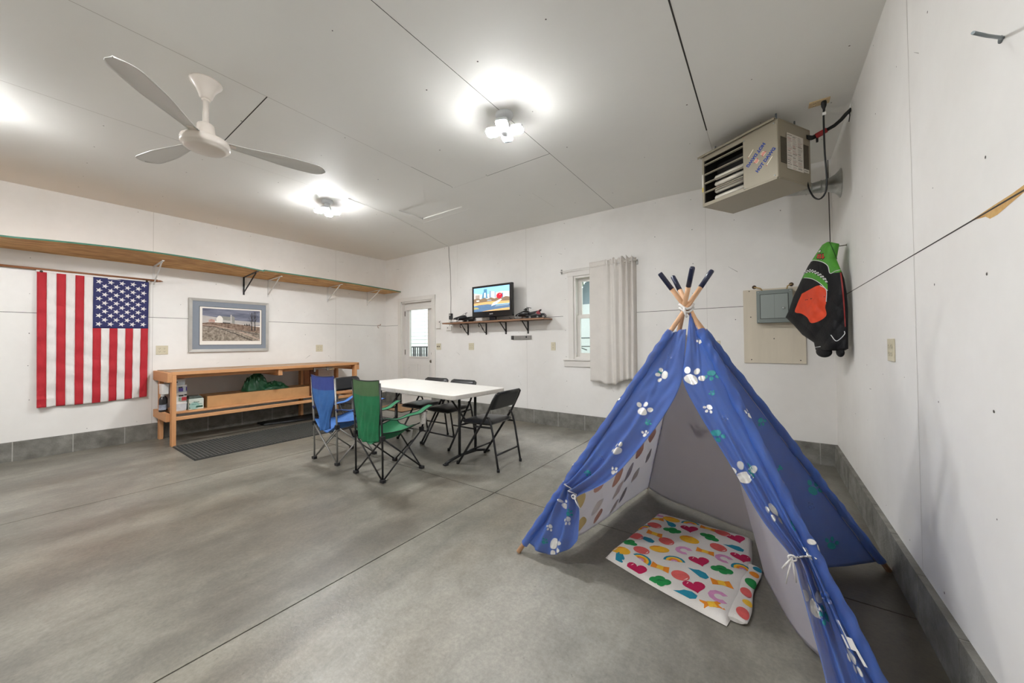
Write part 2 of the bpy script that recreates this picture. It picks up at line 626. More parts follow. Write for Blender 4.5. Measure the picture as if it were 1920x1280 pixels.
def blk(mb, P, a, b_, mi, rnd, j=JUT):
    zt = BLK - .0006 if mi == 0 else BLK - .004
    j2 = j + (rnd.uniform(-.0015, .0015) if mi == 0 else 0)
    q = [P(a, 0, j2), P(b_, 0, j2), P(b_, zt, j2), P(a, zt, j2), P(a, 0, -T + .01 * mi), P(b_, 0, -T + .01 * mi), P(b_, zt, -T + .01 * mi), P(a, zt, -T + .01 * mi)]
    mb.add(q, [(0, 1, 2, 3), (7, 6, 5, 4), (0, 4, 5, 1), (3, 2, 6, 7), (0, 3, 7, 4), (1, 5, 6, 2)], mi)


course('baseboard_left', PL, Lw, None, .10)
course('baseboard_back', PB, Bw, (XR - DOOR[1] - .0, XR - DOOR[0] + .0), .13)
course('baseboard_right', PR, Lw, None, .2)

# ================================================================ ceiling boards with gaps, nail heads and the attic hatch
mb = MB()
HX0, HX1, HY0, HY1 = -4.02, -3.115, 2.94, 3.485
for (a, b_) in (((XL - T, YF - T, H), (HX0, YB + T, H + .05)), ((HX1, YF - T, H), (XR + T, YB + T, H + .05)), ((HX0, YF - T, H), (HX1, HY0, H + .05)), ((HX0, HY1, H), (HX1, YB + T, H + .05))):
    mb.box(a, b_)
CM = {'d': 1, 'f': 2}


def cline(x0, y0, x1, y1, w, k):
    l = math.hypot(x1 - x0, y1 - y0)
    nx, ny = -(y1 - y0) / l * w / 2, (x1 - x0) / l * w / 2
    z = H - .0006
    mb.ngon([(x0 + nx, y0 + ny, z), (x1 + nx, y1 + ny, z), (x1 - nx, y1 - ny, z), (x0 - nx, y0 - ny, z)], CM[k])


cline(-4.041, YF, -4.041, 1.05, .004, 'f'); cline(-4.041, 1.05, -4.041, 2.5, .002, 'f')
cline(-2.826, YF, -2.826, 1.2, .004, 'f'); cline(-2.826, 1.2, -2.826, 2.3, .003, 'f'); cline(-2.826, 2.3, -2.826, 2.86, .004, 'd')
cline(-1.602, YF, -1.602, 2.9, .004, 'd'); cline(-1.602, 2.9, -1.602, YB, .0035, 'd')
cline(-.379, YF, -.379, 3.35, .009, 'd'); cline(-.379, 3.35, -.379, YB, .003, 'f')
cline(-2.826, 1.045, -3.80, 1.06, .007, 'd'); cline(-1.602, 2.896, -2.35, 2.896, .005, 'd'); cline(-2.35, 2.896, -2.826, 2.896, .002, 'f')
cline(-2.2, 3.55, -2.2, 4.1, .002, 'f')
rnd = random.Random(12)
for i in range(15):
    for k in range(11):
        if rnd.random() < .42:
            continue
        x, y = XL + .35 + i * .47 + rnd.uniform(-.05, .05), YF + .4 + k * .61 + rnd.uniform(-.02, .02)
        if HX0 - .1 < x < HX1 + .1 and HY0 - .1 < y < HY1 + .1:
            continue
        r = rnd.choice([.004, .005, .006])
        mb.ngon([(x + r * cos(-q * PI / 3), y + r * sin(-q * PI / 3), H - .0008) for q in range(6)], 3)
mb.build('ceiling', [M_ceil, M_seam, M_seam2, M_nail], kind='structure')
t = thing('attic_hatch', ((HX0 + HX1) / 2, (HY0 + HY1) / 2, H), 'white square attic hatch set into the ceiling boards', 'hatch')
mb = MB()
w = .11
mb.box((HX0 - .02, HY0 - .02, H + .016), (HX1 + .02, HY1 + .02, H + .07))
mb.build('lid', M_ceil, t)
mb = MB()
for a, b_ in (((HX0, HY0, H + .002), (HX0 + w, HY1, H + .0155)), ((HX0 + w, HY1 - w, H + .002), (HX1 - .03, HY1, H + .0155)), ((HX1 - .03, HY0, H + .002), (HX1, HY1, H + .0155)), ((HX0 + w, HY0, H + .002), (HX1 - .03, HY0 + .03, H + .0155))):
    mb.box(a, b_)
mb.build('frame', M_ceil, t)
mb = MB()
mb.tube([(HX0 + w + .02, HY1 - w - .01, H + .015), (HX0 + w + .02, HY1 - w - .01, H - .012)], .003, 8)
mb.build('latch', mat('grey_zinc', '8f8d88', .4, metal=.8), t)

# ================================================================ side door in the back wall
YL = YB + .065                                    # inner face of the door leaf
dr = MB()
dx0, dx1, dz = DOOR
dr.box((dx0 + .03, YL, .01), (-5.80, YL + .04, dz - .03)); dr.box((-5.255, YL, .01), (dx1 - .03, YL + .04, dz - .03))
dr.box((-5.80, YL, .01), (-5.255, YL + .04, .945)); dr.box((-5.80, YL, 1.885), (-5.255, YL + .04, dz - .03))
for a, b_ in ((-5.84, -5.56), (-5.50, -5.22)):     # two raised panels below the glass
    for (p, q) in (((a, .18), (b_, .195)), ((a, .785), (b_, .80)), ((a, .18), (a + .015, .80)), ((b_ - .015, .18), (b_, .80))):
        dr.box((p[0], YL - .006, p[1]), (q[0], YL, q[1]))
M_door = mat('door_paint', 'dad7d2', .38, var=.03, vs=4)
door = dr.build('door_1', M_door, kind='structure')
mb = MB()                                          # glazing bead
for (a, b_) in (((-5.82, .925), (-5.235, .95)), ((-5.82, 1.865), (-5.235, 1.89)), ((-5.82, .95), (-5.795, 1.865)), ((-5.26, .95), (-5.235, 1.865))):
    mb.box((a[0], YL - .012, a[1]), (b_[0], YL + .001, b_[1]))
mb.build('glazing_bead', M_trim, door)
mb = MB(); mb.box((-5.80, YL + .015, .945), (-5.255, YL + .019, 1.885)); mb.build('glass', M_glass, door)
mb = MB()
mb.lathe((-5.125, YL, .865), [(.032, 0), (.032, -.006), (.012, -.01), (.012, -.035), (.028, -.045), (.030, -.06), (.022, -.072), (.004, -.074)], 20, (0, 1, 0))
M_brass = mat('aged_metal_knob', '6f6a62', .3, metal=.9)
mb.build('door_knob', M_brass, door)
mb = MB(); mb.lathe((-5.125, YL, 1.01), [(.03, 0), (.028, -.012), (.012, -.014), (.012, -.03), (.004, -.031)], 20, (0, 1, 0)); mb.box((-5.131, YL - .045, .99), (-5.119, YL - .025, 1.03))
mb.build('deadbolt', M_brass, door)
for z in (1.80, 1.03, .25):
    mb = MB(); mb.tube([(dx0 + .015, YL - .008, z - .05), (dx0 + .015, YL - .008, z + .05)], .008, 10); mb.box((dx0 + .003, YL - .004, z - .05), (dx0 + .05, YL - .001, z + .05))
    mb.build('hinge', M_brass, door)
mb = MB()                                          # jambs and stop
mb.box((dx0 - .0, YB - .0, 0), (dx0 + .028, YB + T, dz)); mb.box((dx1 - .028, YB, 0), (dx1, YB + T, dz)); mb.box((dx0, YB, dz - .028), (dx1, YB + T, dz))
mb.box((dx0, YB + .0, 0), (dx1, YB + T, .012))
mb.build('trim_1', M_trim, kind='structure', bevel=.002)
mb = MB()
cw = .09
mb.box((dx0 - cw, YB - .016, 0), (dx0, YB, dz + cw - .02)); mb.box((dx1, YB - .016, 0), (dx1 + cw, YB, dz + cw - .02)); mb.box((dx0 - cw, YB - .018, dz), (dx1 + cw, YB, dz + .075))
mb.build('trim_2', M_trim, kind='structure', bevel=.003)
# roller / mini blind pulled up at the head of the door glass
t = thing('window_blind', (-5.48, YL - .03, 1.83), 'white mini blind over the glass of the side door', 'blind')
mb = MB(); mb.box((-5.87, YL - .045, 1.858), (-5.10, YL - .002, 1.915)); mb.build('headrail', M_trim, t, bevel=.003)
mb = MB(); mb.tube([(-5.845, YL - .03, 1.86), (-5.85, YL - .03, 1.10)], .004, 8); mb.build('tilt_wand', mat('clear_plastic', 'e9ece9', .15), t)
mb = MB(); mb.tube([(-5.335, YL - .012, 1.86), (-5.335, YL - .012, 1.12)], .0018, 6); mb.build('cord', mat('cord_white', 'b8b8b4', .7), t)

# ================================================================ window in the back wall
wx0, wx1, wz0, wz1 = WIN
mb = MB()
YS = YB + .045
for (a, b_) in (((wx0, wz0), (wx0 + .03, wz1)), ((wx1 - .03, wz0), (wx1, wz1)), ((wx0 + .03, wz1 - .03), (wx1 - .03, wz1)), ((wx0 + .03, wz0), (wx1 - .03, wz0 + .03))):
    mb.box((a[0], YB - .0, a[1]), (b_[0], YB + T, b_[1]))
win = mb.build('window_1', M_trim, kind='structure', bevel=.002)
mb = MB()
for (a, b_) in (((wx0 + .03, 1.55), (wx0 + .085, wz1 - .03)), ((wx1 - .085, 1.55), (wx1 - .03, wz1 - .03)), ((wx0 + .085, wz1 - .075), (wx1 - .085, wz1 - .03)), ((wx0 + .085, 1.55), (wx1 - .085, 1.59))):
    mb.box((a[0], YS + .04, a[1]), (b_[0], YS + .07, b_[1]))
u = mb.build('upper_sash', M_trim, win, bevel=.002)
mb = MB(); mb.box((wx0 + .08, YS + .053, 1.585), (wx1 - .08, YS + .057, wz1 - .07)); mb.build('glass', M_glass, u)
mb = MB()
for (a, b_) in (((wx0 + .03, wz0 + .03), (wx0 + .075, 1.575)), ((wx1 - .075, wz0 + .03), (wx1 - .03, 1.575)), ((wx0 + .075, 1.53), (wx1 - .075, 1.575)), ((wx0 + .075, wz0 + .03), (wx1 - .075, wz0 + .085))):
    mb.box((a[0], YS, a[1]), (b_[0], YS + .03, b_[1]))
u = mb.build('lower_sash', M_trim, win, bevel=.002)
mb = MB(); mb.box((wx0 + .07, YS + .013, wz0 + .08), (wx1 - .07, YS + .017, 1.535)); mb.build('glass', M_glass, u)
mb = MB()
mb.box((wx0 - .08, YB - .016, wz0), (wx0, YB, wz1)); mb.box((wx1, YB - .016, wz0), (wx1 + .08, YB, wz1)); mb.box((wx0 - .09, YB - .018, wz1), (wx1 + .09, YB, wz1 + .07))
mb.box((wx0 - .155, YB - .035, wz0 - .02), (wx1 + .155, YB + .04, wz0)); mb.box((wx0 - .15, YB - .018, wz0 - .105), (wx1 + .15, YB, wz0 - .02))
mb.build('trim_3', M_trim, kind='structure', bevel=.003)
# ================================================================ what the two panes look out on
M_siding = mat('white_lap_siding', 'eef0ef', .5, var=.02, vs=3)
mb = MB()
mb.box((-14, YB + .2, -.2), (4, 18, -.12))
g_ = mb.build('ground_outside', mat('lawn', '6f7f58', .95, var=.35, vs=8, bump=.5, bs=50), kind='structure')
t = thing('neighbour_house', (-9, 7.0, -.12), 'white lap sided house seen through the side door glass', 'house')
mb = MB()
z = .9
while z < 3.3:
    mb.prism([(-11.5, 7.0, z), (-11.5, 6.955, z), (-11.5, 6.99, z + .105), (-11.5, 7.0, z + .105)], (5.6, 0, 0))
    z += .105
mb.box((-11.5, 7.0, -.12), (-5.9, 7.1, 3.3))
mb.build('lap_siding', M_siding, t)
mb = MB(); mb.box((-11.5, 6.97, -.12), (-5.9, 7.0, .9)); mb.build('foundation', mat('pale_foundation', 'd7d9da', .8), t)
t = thing('picket_fence', (-8, 6.4, -.12), 'black picket railing in front of the white house', 'fence')
x = -9.6
mb = MB()
for zz in (.30, 1.09):
    mb.box((-9.7, 6.39, zz), (-6.2, 6.42, zz + .035))
mb.build('rail', mat('black_iron', '17181a', .5), t)
k = 0
while x < -6.2:
    mb = MB(); mb.box((x, 6.395, -.12), (x + (.05 if k % 3 == 0 else .022), 6.415, 1.10)); mb.build('picket', MATS['black_iron'], t)
    x += .085; k += 1
t = thing('neighbour_garage', (-3, 8, -.12), 'pale garage with a white rake board seen through the window', 'garage')
mb = MB()
x = -5.2
while x < -.5:
    mb.box((x, 8.0, -.12), (x + .292, 8.06, 2.10)); x += .30
mb.box((-5.2, 8.03, -.12), (-.5, 8.1, 2.10))
mb.build('wall', mat('pale_vertical_siding', 'e3e8ea', .6), t)
mb = MB(); mb.prism([(-4.05, 8.05, 2.10), (-.6, 8.05, 2.10), (-.6, 8.05, 5.5)], (0, .06, 0)); mb.build('gable', mat('gable_soffit_shade', '8a9aa3', .7), t)  # grey-blue colour stands in for the shaded soffit under the roof edge
mb = MB(); mb.beam((-4.2, 7.72, 1.94), (-1.2, 7.72, 4.94), .05, .16, (0, 1, 0)); mb.build('rake_board', M_siding, t)
mb = MB(); mb.beam((-4.3, 7.9, 1.97), (-1.2, 7.9, 5.07), .40, .04, (-1, 0, 1)); mb.build('roof', mat('dark_shingle', '4a4a4c', .9, var=.2, vs=30), t)
t = thing('tube_gate', (-3.6, 6.4, -.12), 'thin grey tube gate standing before the pale garage', 'gate')
M_galv = mat('galvanized_tube', '7f8688', .45, metal=.6)
mb = MB()
mb.tube([(-3.36, 6.4, 1.28), (-2.2, 6.4, 1.28)], .012, 8); mb.tube([(-3.36, 6.4, 1.12), (-2.2, 6.4, 1.12)], .010, 8)
mb.build('rail', M_galv, t)
for x in (-3.36, -3.26, -3.02, -2.2):
    mb = MB(); mb.tube([(x, 6.4, -.12), (x, 6.4, 1.28)], .012, 8); mb.build('post', M_galv, t)
mb = MB(); mb.tube([(-3.2, 6.42, .92), (-3.0, 6.42, 1.12), (-2.8, 6.42, 1.05)], .012, 8); mb.build('brace', M_galv, t)
t = thing('leafy_tree', (-6.2, 12.5, -.12), 'green leafy tree behind the pale garage roof', 'tree')
mb = MB(); mb.tube([(-6.2, 12.5, -.12), (-6.15, 12.5, 1.6), (-6.25, 12.5, 3.2)], [.16, .13, .08], 10); mb.build('trunk', mat('bark', '5a4a3b', .9, var=.3, vs=10), t)
mb = MB()
rnd = random.Random(4)
for k in range(1500):
    th, ph, r = rnd.uniform(0, 2 * PI), rnd.uniform(-1, 1), rnd.uniform(.4, 1) ** .5
    c = V((-6.2 + 1.9 * r * cos(th) * math.sqrt(1 - ph * ph), 12.5 + 1.5 * r * sin(th) * math.sqrt(1 - ph * ph), 3.9 + 1.6 * r * ph))
    a = V((rnd.uniform(-1, 1), rnd.uniform(-1, 1), rnd.uniform(-1, 1))).normalized() * .11
    b_ = a.cross(V((rnd.uniform(-1, 1), rnd.uniform(-1, 1), 1))).normalized() * .06
    mb.ngon([c - a, c - b_, c + a, c + b_], 0)
mb.build('crown', mat('leaf_green', '5f7a45', .7, var=.3, vs=4), t)
# ================================================================ high shelf along the left wall (two boards) and its brackets
def osb_material():
    return mat('strand_board_underside', 'e2b67c', .75, var=.35, vs=22, bump=.25, bs=70, stretch=(1, .22, 1), col2='a67440')


M_osb = osb_material()
M_green_edge = mat('green_painted_edge', '2f6b55', .6, var=.15, vs=20)
M_shelfwhite = mat('white_steel_bracket', 'd8d6d2', .4)
ZS = 2.236


def shelf_board(name, y0, y1, xf, sag, label):
    """sag(s): height change of the front edge along the board"""
    mb = MB()
    n = 24
    th = .016
    P = [[], []]
    for lay in (0, 1):
        for k in range(n + 1):
            s = k / n
            y = lerp(y0, y1, s)
            P[lay].append([(XL + .002, y, ZS + lay * th), (xf, y, ZS + lay * th + sag(s))])
    vs = [p for lay in P for r in lay for p in r]
    W = 2 * (n + 1)
    fs, ms = [], []
    for k in range(n):
        a = 2 * k
        fs.append((a, a + 1, a + 3, a + 2)); ms.append(0)
        fs.append((W + a, W + a + 2, W + a + 3, W + a + 1)); ms.append(0)
        fs.append((a + 1, W + a + 1, W + a + 3, a + 3)); ms.append(1)
        fs.append((a, a + 2, W + a + 2, W + a)); ms.append(0)
    fs.append((0, W, W + 1, 1)); ms.append(1)
    a = 2 * n
    fs.append((a, a + 1, W + a + 1, W + a)); ms.append(1)
    mb.add(vs, fs, ms)
    o = mb.build(name, [M_osb, M_green_edge])
    return tag(o, label, 'shelf', 'high shelf boards on the left wall')


xf = -5.93
shelf_board('wall_shelf', YF + .3, 2.165, xf, lambda s: .052 * sin(PI * min(1, max(0, (s * 4.265 - 2.1) / 2.2))) ** .8 + .01 * s + .012, 'long strand board shelf on the left wall above the flag, with a green front edge')
shelf_board('wall_shelf', 2.17, YB - .03, xf - .02, lambda s: .045 - .05 * s + .012 * sin(PI * s), 'shorter strand board shelf on the left wall ending at the back corner, green front edge')


def shelf_bracket(y, x1, label, m=None, dz=0.):
    m = m or M_shelfwhite
    t = thing('shelf_bracket', (XL, y, ZS - .26), label, 'bracket', 'pressed steel brackets under the high shelf')
    x0 = XL + .002
    z = ZS - .003
    mb = MB(); mb.box((x0, y - .011, z - .27), (x0 + .006, y + .011, z)); mb.build('wall_plate', m, t)
    mb = MB(); mb.beam((x0, y, z - .004), (x1, y, z - .004 + dz), .022, .006, mi=0); mb.build('shelf_arm', m, t)
    mb = MB(); mb.beam((x0 + .004, y, z - .235), (x1 - .08, y, z - .012 + dz * .8), .012, .012); mb.build('diagonal_brace', m, t)


for y, l in ((1.10, 'white shelf bracket beside the tip of the flag pole'), (2.42, 'white shelf bracket just right of the joint in the high shelf'), (3.38, 'white shelf bracket second from the back corner'), (4.17, 'white shelf bracket nearest the back corner'), (-.9, 'white shelf bracket far behind the flag')):
    shelf_bracket(y, xf - .06, l, None, .012)
shelf_bracket(2.09, xf - .01, 'black shelf bracket at the joint of the two shelf boards', mat('black_bracket', '1c1b1a', .5), .03)

# ================================================================ flag hung from a wooden staff
t = thing('flag', (XL, .61, .545), 'american flag hanging sideways from a wooden staff on the left wall', 'flag')
M_fred = mat('flag_red', 'b3202c', .75, var=.08, vs=30, bump=.3, bs=120, stretch=(1, 1, .3))
M_fwhite = mat('flag_white', 'e3dedb', .75, var=.04, vs=30, bump=.3, bs=120, stretch=(1, 1, .3))
M_fblue = mat('flag_blue', '2a2c5e', .75, var=.1, vs=30, bump=.3, bs=120)
FY0, FY1, FZ0, FZ1 = .178, 1.052, .547, 2.020


def fpt(y, z, o=0.):
    """hanging cloth: soft vertical folds growing toward the free bottom edge"""
    s, h = (y - FY0) / (FY1 - FY0), (FZ1 - z) / (FZ1 - FZ0)
    d = .030 + .008 * h * sin(11 * s + 3 * h) + .006 * h * sin(23 * s - 5 * h) + .010 * h * max(0, 1 - s * 6)
    d += .0042 * sin(30 * h + 9 * s + 2 * sin(6 * s)) * (.4 + h) + .0030 * sin(57 * h - 14 * s)
    zz = z - .012 * sin(PI * s) * h - .016 * h * (s - .5) * -1
    yy = y - .022 * h * (s - .5)
    if s < .12 and h > .93:
        d += .02
    return (XL + d + o, yy, zz)


sw = (FY1 - FY0) / 13
CAN_Z = FZ1 - (FZ1 - FZ0) * .408
CAN_Y = FY0 + 6 * sw
mb = MB()
for k in range(13):
    y0, y1 = FY0 + k * sw, FY0 + (k + 1) * sw
    zt = FZ1 if k < 6 else CAN_Z
    mb.sheet(lambda u, v: fpt(lerp(y0, y1, u), lerp(FZ0, zt, v)), 4, 90, .001, k % 2, k % 2)
mb.build('stripes', [M_fred, M_fwhite], t)
mb = MB()
mb.sheet(lambda u, v: fpt(lerp(CAN_Y, FY1, u), lerp(CAN_Z, FZ1, v)), 28, 30, .001, 0, 0)
cy, cz = (FY1 - CAN_Y) / 10, (FZ1 - CAN_Z) / 12
for r in range(1, 12):                     # stars: eleven rows counted along the fly, in the turned flag
    for c in range(1, 10):
        if (r + c) % 2:
            continue
        yc, zc = CAN_Y + c * cy, FZ1 - r * cz
        pts = []
        for q in range(10):
            rad = .031 if q % 2 == 0 else .0122
            a = q * PI / 5
            pts.append(fpt(yc + rad * cos(a), zc + rad * sin(a), .0022))
        c0 = fpt(yc, zc, .0022)
        mb.add([c0] + pts, [(0, 1 + q, 1 + (q + 1) % 10) for q in range(10)], 1)
mb.build('canton', [M_fblue, M_fwhite], t)
mb = MB(); mb.sheet(lambda u, v: (XL + .027 + .002 * sin(20 * u), lerp(FY0 - .005, FY1 + .01, u), lerp(FZ1 - .012, FZ1 + .024, v)), 30, 2, .003); mb.build('heading_band', M_fwhite, t)
for y in (FY0 + .03, FY1 - .02):
    mb = MB(); mb.lathe((XL + .028, y, FZ1 + .006), [(.012, 0), (.012, .004), (.005, .004)], 14, (1, 0, 0)); mb.build('grommet', mat('dark_brass', '3a342a', .4, metal=.8), t)
M_staff = mat('varnished_staff', '8a5a38', .5, var=.25, vs=8, stretch=(1, .15, 1))
mb = MB(); mb.tube([(XL + .022, -.60, 2.052), (XL + .022, 1.12, 2.048)], .0125, 12); mb.build('staff', M_staff, t)
mb = MB(); mb.lathe((XL + .02, 1.12, 2.048), [(.013, 0), (.016, .004), (.016, .012), (.009, .02), (.012, .035), (.002, .065)], 12, (0, 1, 0)); mb.build('finial', M_staff, t)

# ================================================================ framed farm print
t = thing('framed_picture', (XL, 1.934, 1.108), 'framed farm landscape print with blue mat on the left wall', 'picture')
PY0, PY1, PZ0, PZ1 = 1.448, 2.420, 1.108, 1.862
fw = .038
mb = MB()
x0, x1 = XL + .002, XL + .030
outer = [(PY0, PZ0), (PY1, PZ0), (PY1, PZ1), (PY0, PZ1)]
inner = [(PY0 + fw, PZ0 + fw), (PY1 - fw, PZ0 + fw), (PY1 - fw, PZ1 - fw), (PY0 + fw, PZ1 - fw)]
for k in range(4):
    a, b_ = outer[k], outer[(k + 1) % 4]
    c, d = inner[(k + 1) % 4], inner[k]
    q = lambda p, x: (x, p[0], p[1])
    mb.add([q(a, x0), q(b_, x0), q(c, x0), q(d, x0), q(a, x1), q(b_, x1), q(c, x1 - .006), q(d, x1 - .006)], [(3, 2, 1, 0), (4, 5, 6, 7), (0, 1, 5, 4), (2, 3, 7, 6), (0, 4, 7, 3), (1, 2, 6, 5)])
mb.build('frame', mat('silver_grey_moulding', 'b4b1ab', .35, metal=.25, var=.08, vs=12), t)
mb = MB(); mb.box((XL + .004, PY0 + fw - .004, PZ0 + fw - .004), (XL + .018, PY1 - fw + .004, PZ1 - fw + .004)); mb.build('mat_board', mat('blue_grey_mat', '838a94', .85, var=.03, vs=20), t)
MY0, MY1, MZ0, MZ1 = PY0 + .118, PY1 - .098, PZ0 + .10, PZ1 - .115      # paper window
mb = MB()
X = [XL + .0184]
W_, H_ = MY1 - MY0, MZ1 - MZ0


def pic(pts, mi, up=.0002):
    """layered printed shapes, coordinates 0..1 across the printed image"""
    X[0] += up * .5
    iy0, iy1, iz0, iz1 = MY0 + .028, MY1 - .022, MZ0 + .055, MZ1 - .02
    mb.ngon([(X[0], lerp(iy0, iy1, x), lerp(iz0, iz1, y)) for x, y in pts], mi)


mb.ngon([(XL + .0182, MY0 - .006, MZ0 - .006), (XL + .0182, MY1 + .006, MZ0 - .006), (XL + .0182, MY1 + .006, MZ1 + .006), (XL + .0182, MY0 - .006, MZ1 + .006)], 9)
mb.ngon([(XL + .0183, MY0, MZ0), (XL + .0183, MY1, MZ0), (XL + .0183, MY1, MZ1), (XL + .0183, MY0, MZ1)], 0)
pic([(0, .5), (1, .5), (1, 1), (0, 1)], 1)
pic([(0, .5), (.6, .5), (1, .52), (1, .62), (.55, .66), (.3, .72), (0, .78)], 2)
pic([(0, .0), (1, .0), (1, .46), (.8, .50), (.45, .56), (.12, .575), (0, .55)], 3)
pic([(.0, .0), (1, .0), (1, .26), (.4, .40), (.0, .46)], 4)
pic([(0, .485), (.2, .47), (.6, .30), (1, .02), (1, .055), (.62, .325), (.22, .485), (0, .50)], 5)
pic([(0, .445), (.2, .43), (.52, .24), (.85, .0), (.88, .0), (.54, .25), (.2, .44), (0, .455)], 6)
pic([(.3, .375), (.7, .30), (1, .19), (1, .205), (.7, .315), (.3, .385)], 6)
pic([(.23, .58), (.33, .58), (.335, .70), (.31, .77), (.28, .79), (.25, .77), (.225, .70)], 0)     # barn end
pic([(.33, .58), (.47, .56), (.47, .76), (.31, .775), (.335, .70)], 7)
pic([(.33, .58), (.47, .56), (.47, .64), (.335, .66)], 2)
for k, (a, h_) in enumerate(((.462, .84), (.49, .80), (.512, .775))):
    pic([(a, .555), (a + .024, .555), (a + .024, h_ - .02), (a + .012, h_), (a, h_ - .02)], 2 if k == 0 else 7)
pic([(.10, .585), (.20, .58), (.20, .65), (.15, .68), (.10, .65)], 8)
pic([(.20, .575), (.33, .57), (.33, .61), (.20, .62)], 0)
pic([(.33, .555), (.46, .545), (.46, .575), (.33, .585)], 6)
for x, h_ in ((.845, .93), (.905, .96)):            # bare trees
    pic([(x - .012, .34), (x + .012, .33), (x + .006, .6), (x + .008, h_), (x - .006, h_), (x - .006, .6)], 6)
    for (dx, dz0, dz1) in ((-.06, .55, .78), (.05, .60, .85), (-.04, .70, .93), (.045, .72, .97), (-.085, .62, .70), (.07, .68, .76)):
        pic([(x - .003, dz0), (x + .004, dz0), (x + dx + .002, dz1), (x + dx - .002, dz1)], 6)
for k, x in enumerate((.70, .735, .76, .79)):
    pic([(x, .5), (x + .03, .495), (x + .015, .56 + .02 * (k % 2))], 6)
M_print = [mat('print_paper', 'e9e4dc', .8), mat('print_sky', '4c5064', .7, var=.35, vs=7, stretch=(1, .5, 3), col2='8a8d9c'), mat('print_haze', 'b9b4b0', .7, var=.2, vs=10, stretch=(1, .5, 2)),
           mat('print_ridge', '54382c', .8, var=.45, vs=34, col2='a08d7c'), mat('print_grass', '4e4338', .8, var=.5, vs=38, col2='b5a99a'), mat('print_rail_light', 'b59f90', .8, var=.3, vs=60), mat('print_dark', '33302e', .8, var=.3, vs=60),
           mat('print_barn_roof', '8f8f88', .8, var=.15, vs=50), mat('print_shed', 'b9968a', .8, var=.2, vs=50), mat('mat_bevel', '2c2f35', .8)]
mb.build('print', M_print, t)

# ================================================================ wall outlets
M_plate = mat('ivory_plastic', 'cfc7ae', .4)
M_slot = mat('outlet_slot', '4b463c', .6)


def outlet(P, s, z, gang, label, w=None, h=.117):
    """P(s, z, o): wall mapping; plate, sockets with slots, screws"""
    w = w or (.118 if gang == 2 else .072)
    c = V(P(s, z, 0))
    t = thing('wall_outlet', c, label, 'outlet', 'ivory electrical outlets on the walls')
    mb = MB()
    q = [P(s - w / 2, z - h / 2, .0005), P(s + w / 2, z - h / 2, .0005), P(s + w / 2, z + h / 2, .0005), P(s - w / 2, z + h / 2, .0005)]
    n = V(P(s, z, 1)) - V(P(s, z, 0))
    mb.prism(q, n * .006)
    mb.build('cover_plate', M_plate, t, bevel=.002)
    for g_ in range(gang):
        cs = s + (g_ - (gang - 1) / 2) * .046
        for k in (-1, 1):
            mb = MB()
            pts = [P(cs + .0165 * cos(a * PI / 8) * .95, z + k * .02 + .0145 * max(-.8, min(.8, sin(a * PI / 8) * 1.1)), .0066) for a in range(16)]
            mb.prism(pts, n * .002)
            for dx in (-.006, .006):
                mb.ngon([P(cs + dx - .0013, z + k * .02 - .002, .0092), P(cs + dx + .0013, z + k * .02 - .002, .0092), P(cs + dx + .0013, z + k * .02 + .007, .0092), P(cs + dx - .0013, z + k * .02 + .007, .0092)], 1)
            mb.ngon([P(cs + .0025 * cos(a * PI / 3), z + k * .02 - .008 + .0025 * sin(a * PI / 3), .0092) for a in range(6)], 1)
            mb.build('socket', [M_plate, M_slot], t)
    return t


PLw = lambda s, z, o: (XL + o, s, z)
PBw = lambda s, z, o: (-s, YB - o, z)              # s = -x so that the plate faces the room
PRw = lambda s, z, o: (XR - o, -s, z)
outlet(PLw, 1.185, 1.143, 2, 'double outlet plate between the flag and the framed picture')
outlet(PLw, 3.229, 1.132, 2, 'double outlet plate right of the framed picture above the workbench')
outlet(PBw, 4.105, 1.142, 2, 'double outlet plate under the television shelf')
outlet(PBw, 2.524, 1.143, 1, 'single outlet plate left of the window')
outlet(PRw, -2.68, 1.146, 2, 'double outlet plate on the right wall below the jacket')
outlet(PBw, .46, 1.145, 1, 'single outlet plate on the back wall behind the tent poles')

# bent wire hook near the back corner
mb = MB(); mb.tube([(XL, 4.46, 1.60), (XL + .03, 4.46, 1.60), (XL + .035, 4.455, 1.585), (XL + .035, 4.43, 1.575), (XL + .03, 4.40, 1.585), (XL + .02, 4.40, 1.545), (XL + .03, 4.41, 1.52)], .004, 8)
tag(mb.build('wire_hook', mat('copper_wire', '9c6a45', .4, metal=.7)), 'bent copper wire hook on the left wall near the back corner', 'hook')
# ================================================================ workbench built of framing lumber
M_lumber = mat('construction_lumber', 'd3a072', .65, var=.16, vs=5, bump=.12, bs=60, stretch=(1, .12, 1), col2='c08856')
M_lumber_x = mat('construction_lumber_crosswise', 'd09c70', .65, var=.16, vs=5, bump=.12, bs=60, stretch=(.12, 1, 1), col2='bd8655')
M_lumber_z = mat('construction_lumber_upright', 'd6a274', .65, var=.16, vs=5, bump=.12, bs=60, stretch=(1, 1, .12), col2='c38a58')
M_lumber_old = mat('weathered_board', 'a98b6d', .7, var=.3, vs=6, stretch=(1, .12, 1), col2='7a5d45')
M_benchtop = mat('worn_bench_top', 'c0a284', .55, var=.25, vs=4, stretch=(1, .2, 1), col2='98795c')
BX0, BX1 = XL + .012, -5.750          # wall side, front
BY0, BY1 = 1.100, 3.545
t = thing('workbench', ((BX0 + BX1) / 2, (BY0 + BY1) / 2, 0), 'long wooden workbench of raw lumber standing against the left wall', 'workbench')
for (x, y) in ((BX1 - .09, 1.141), (BX0 + .035, 1.141), (BX1 - .09, 3.465), (BX0 + .035, 3.465), (BX0 + .035, 2.86)):
    mb = MB(); mb.box((x, y, 0), (x + .09, y + .04, .845)); mb.build('leg', M_lumber_z, t, bevel=.003)
mb = MB()
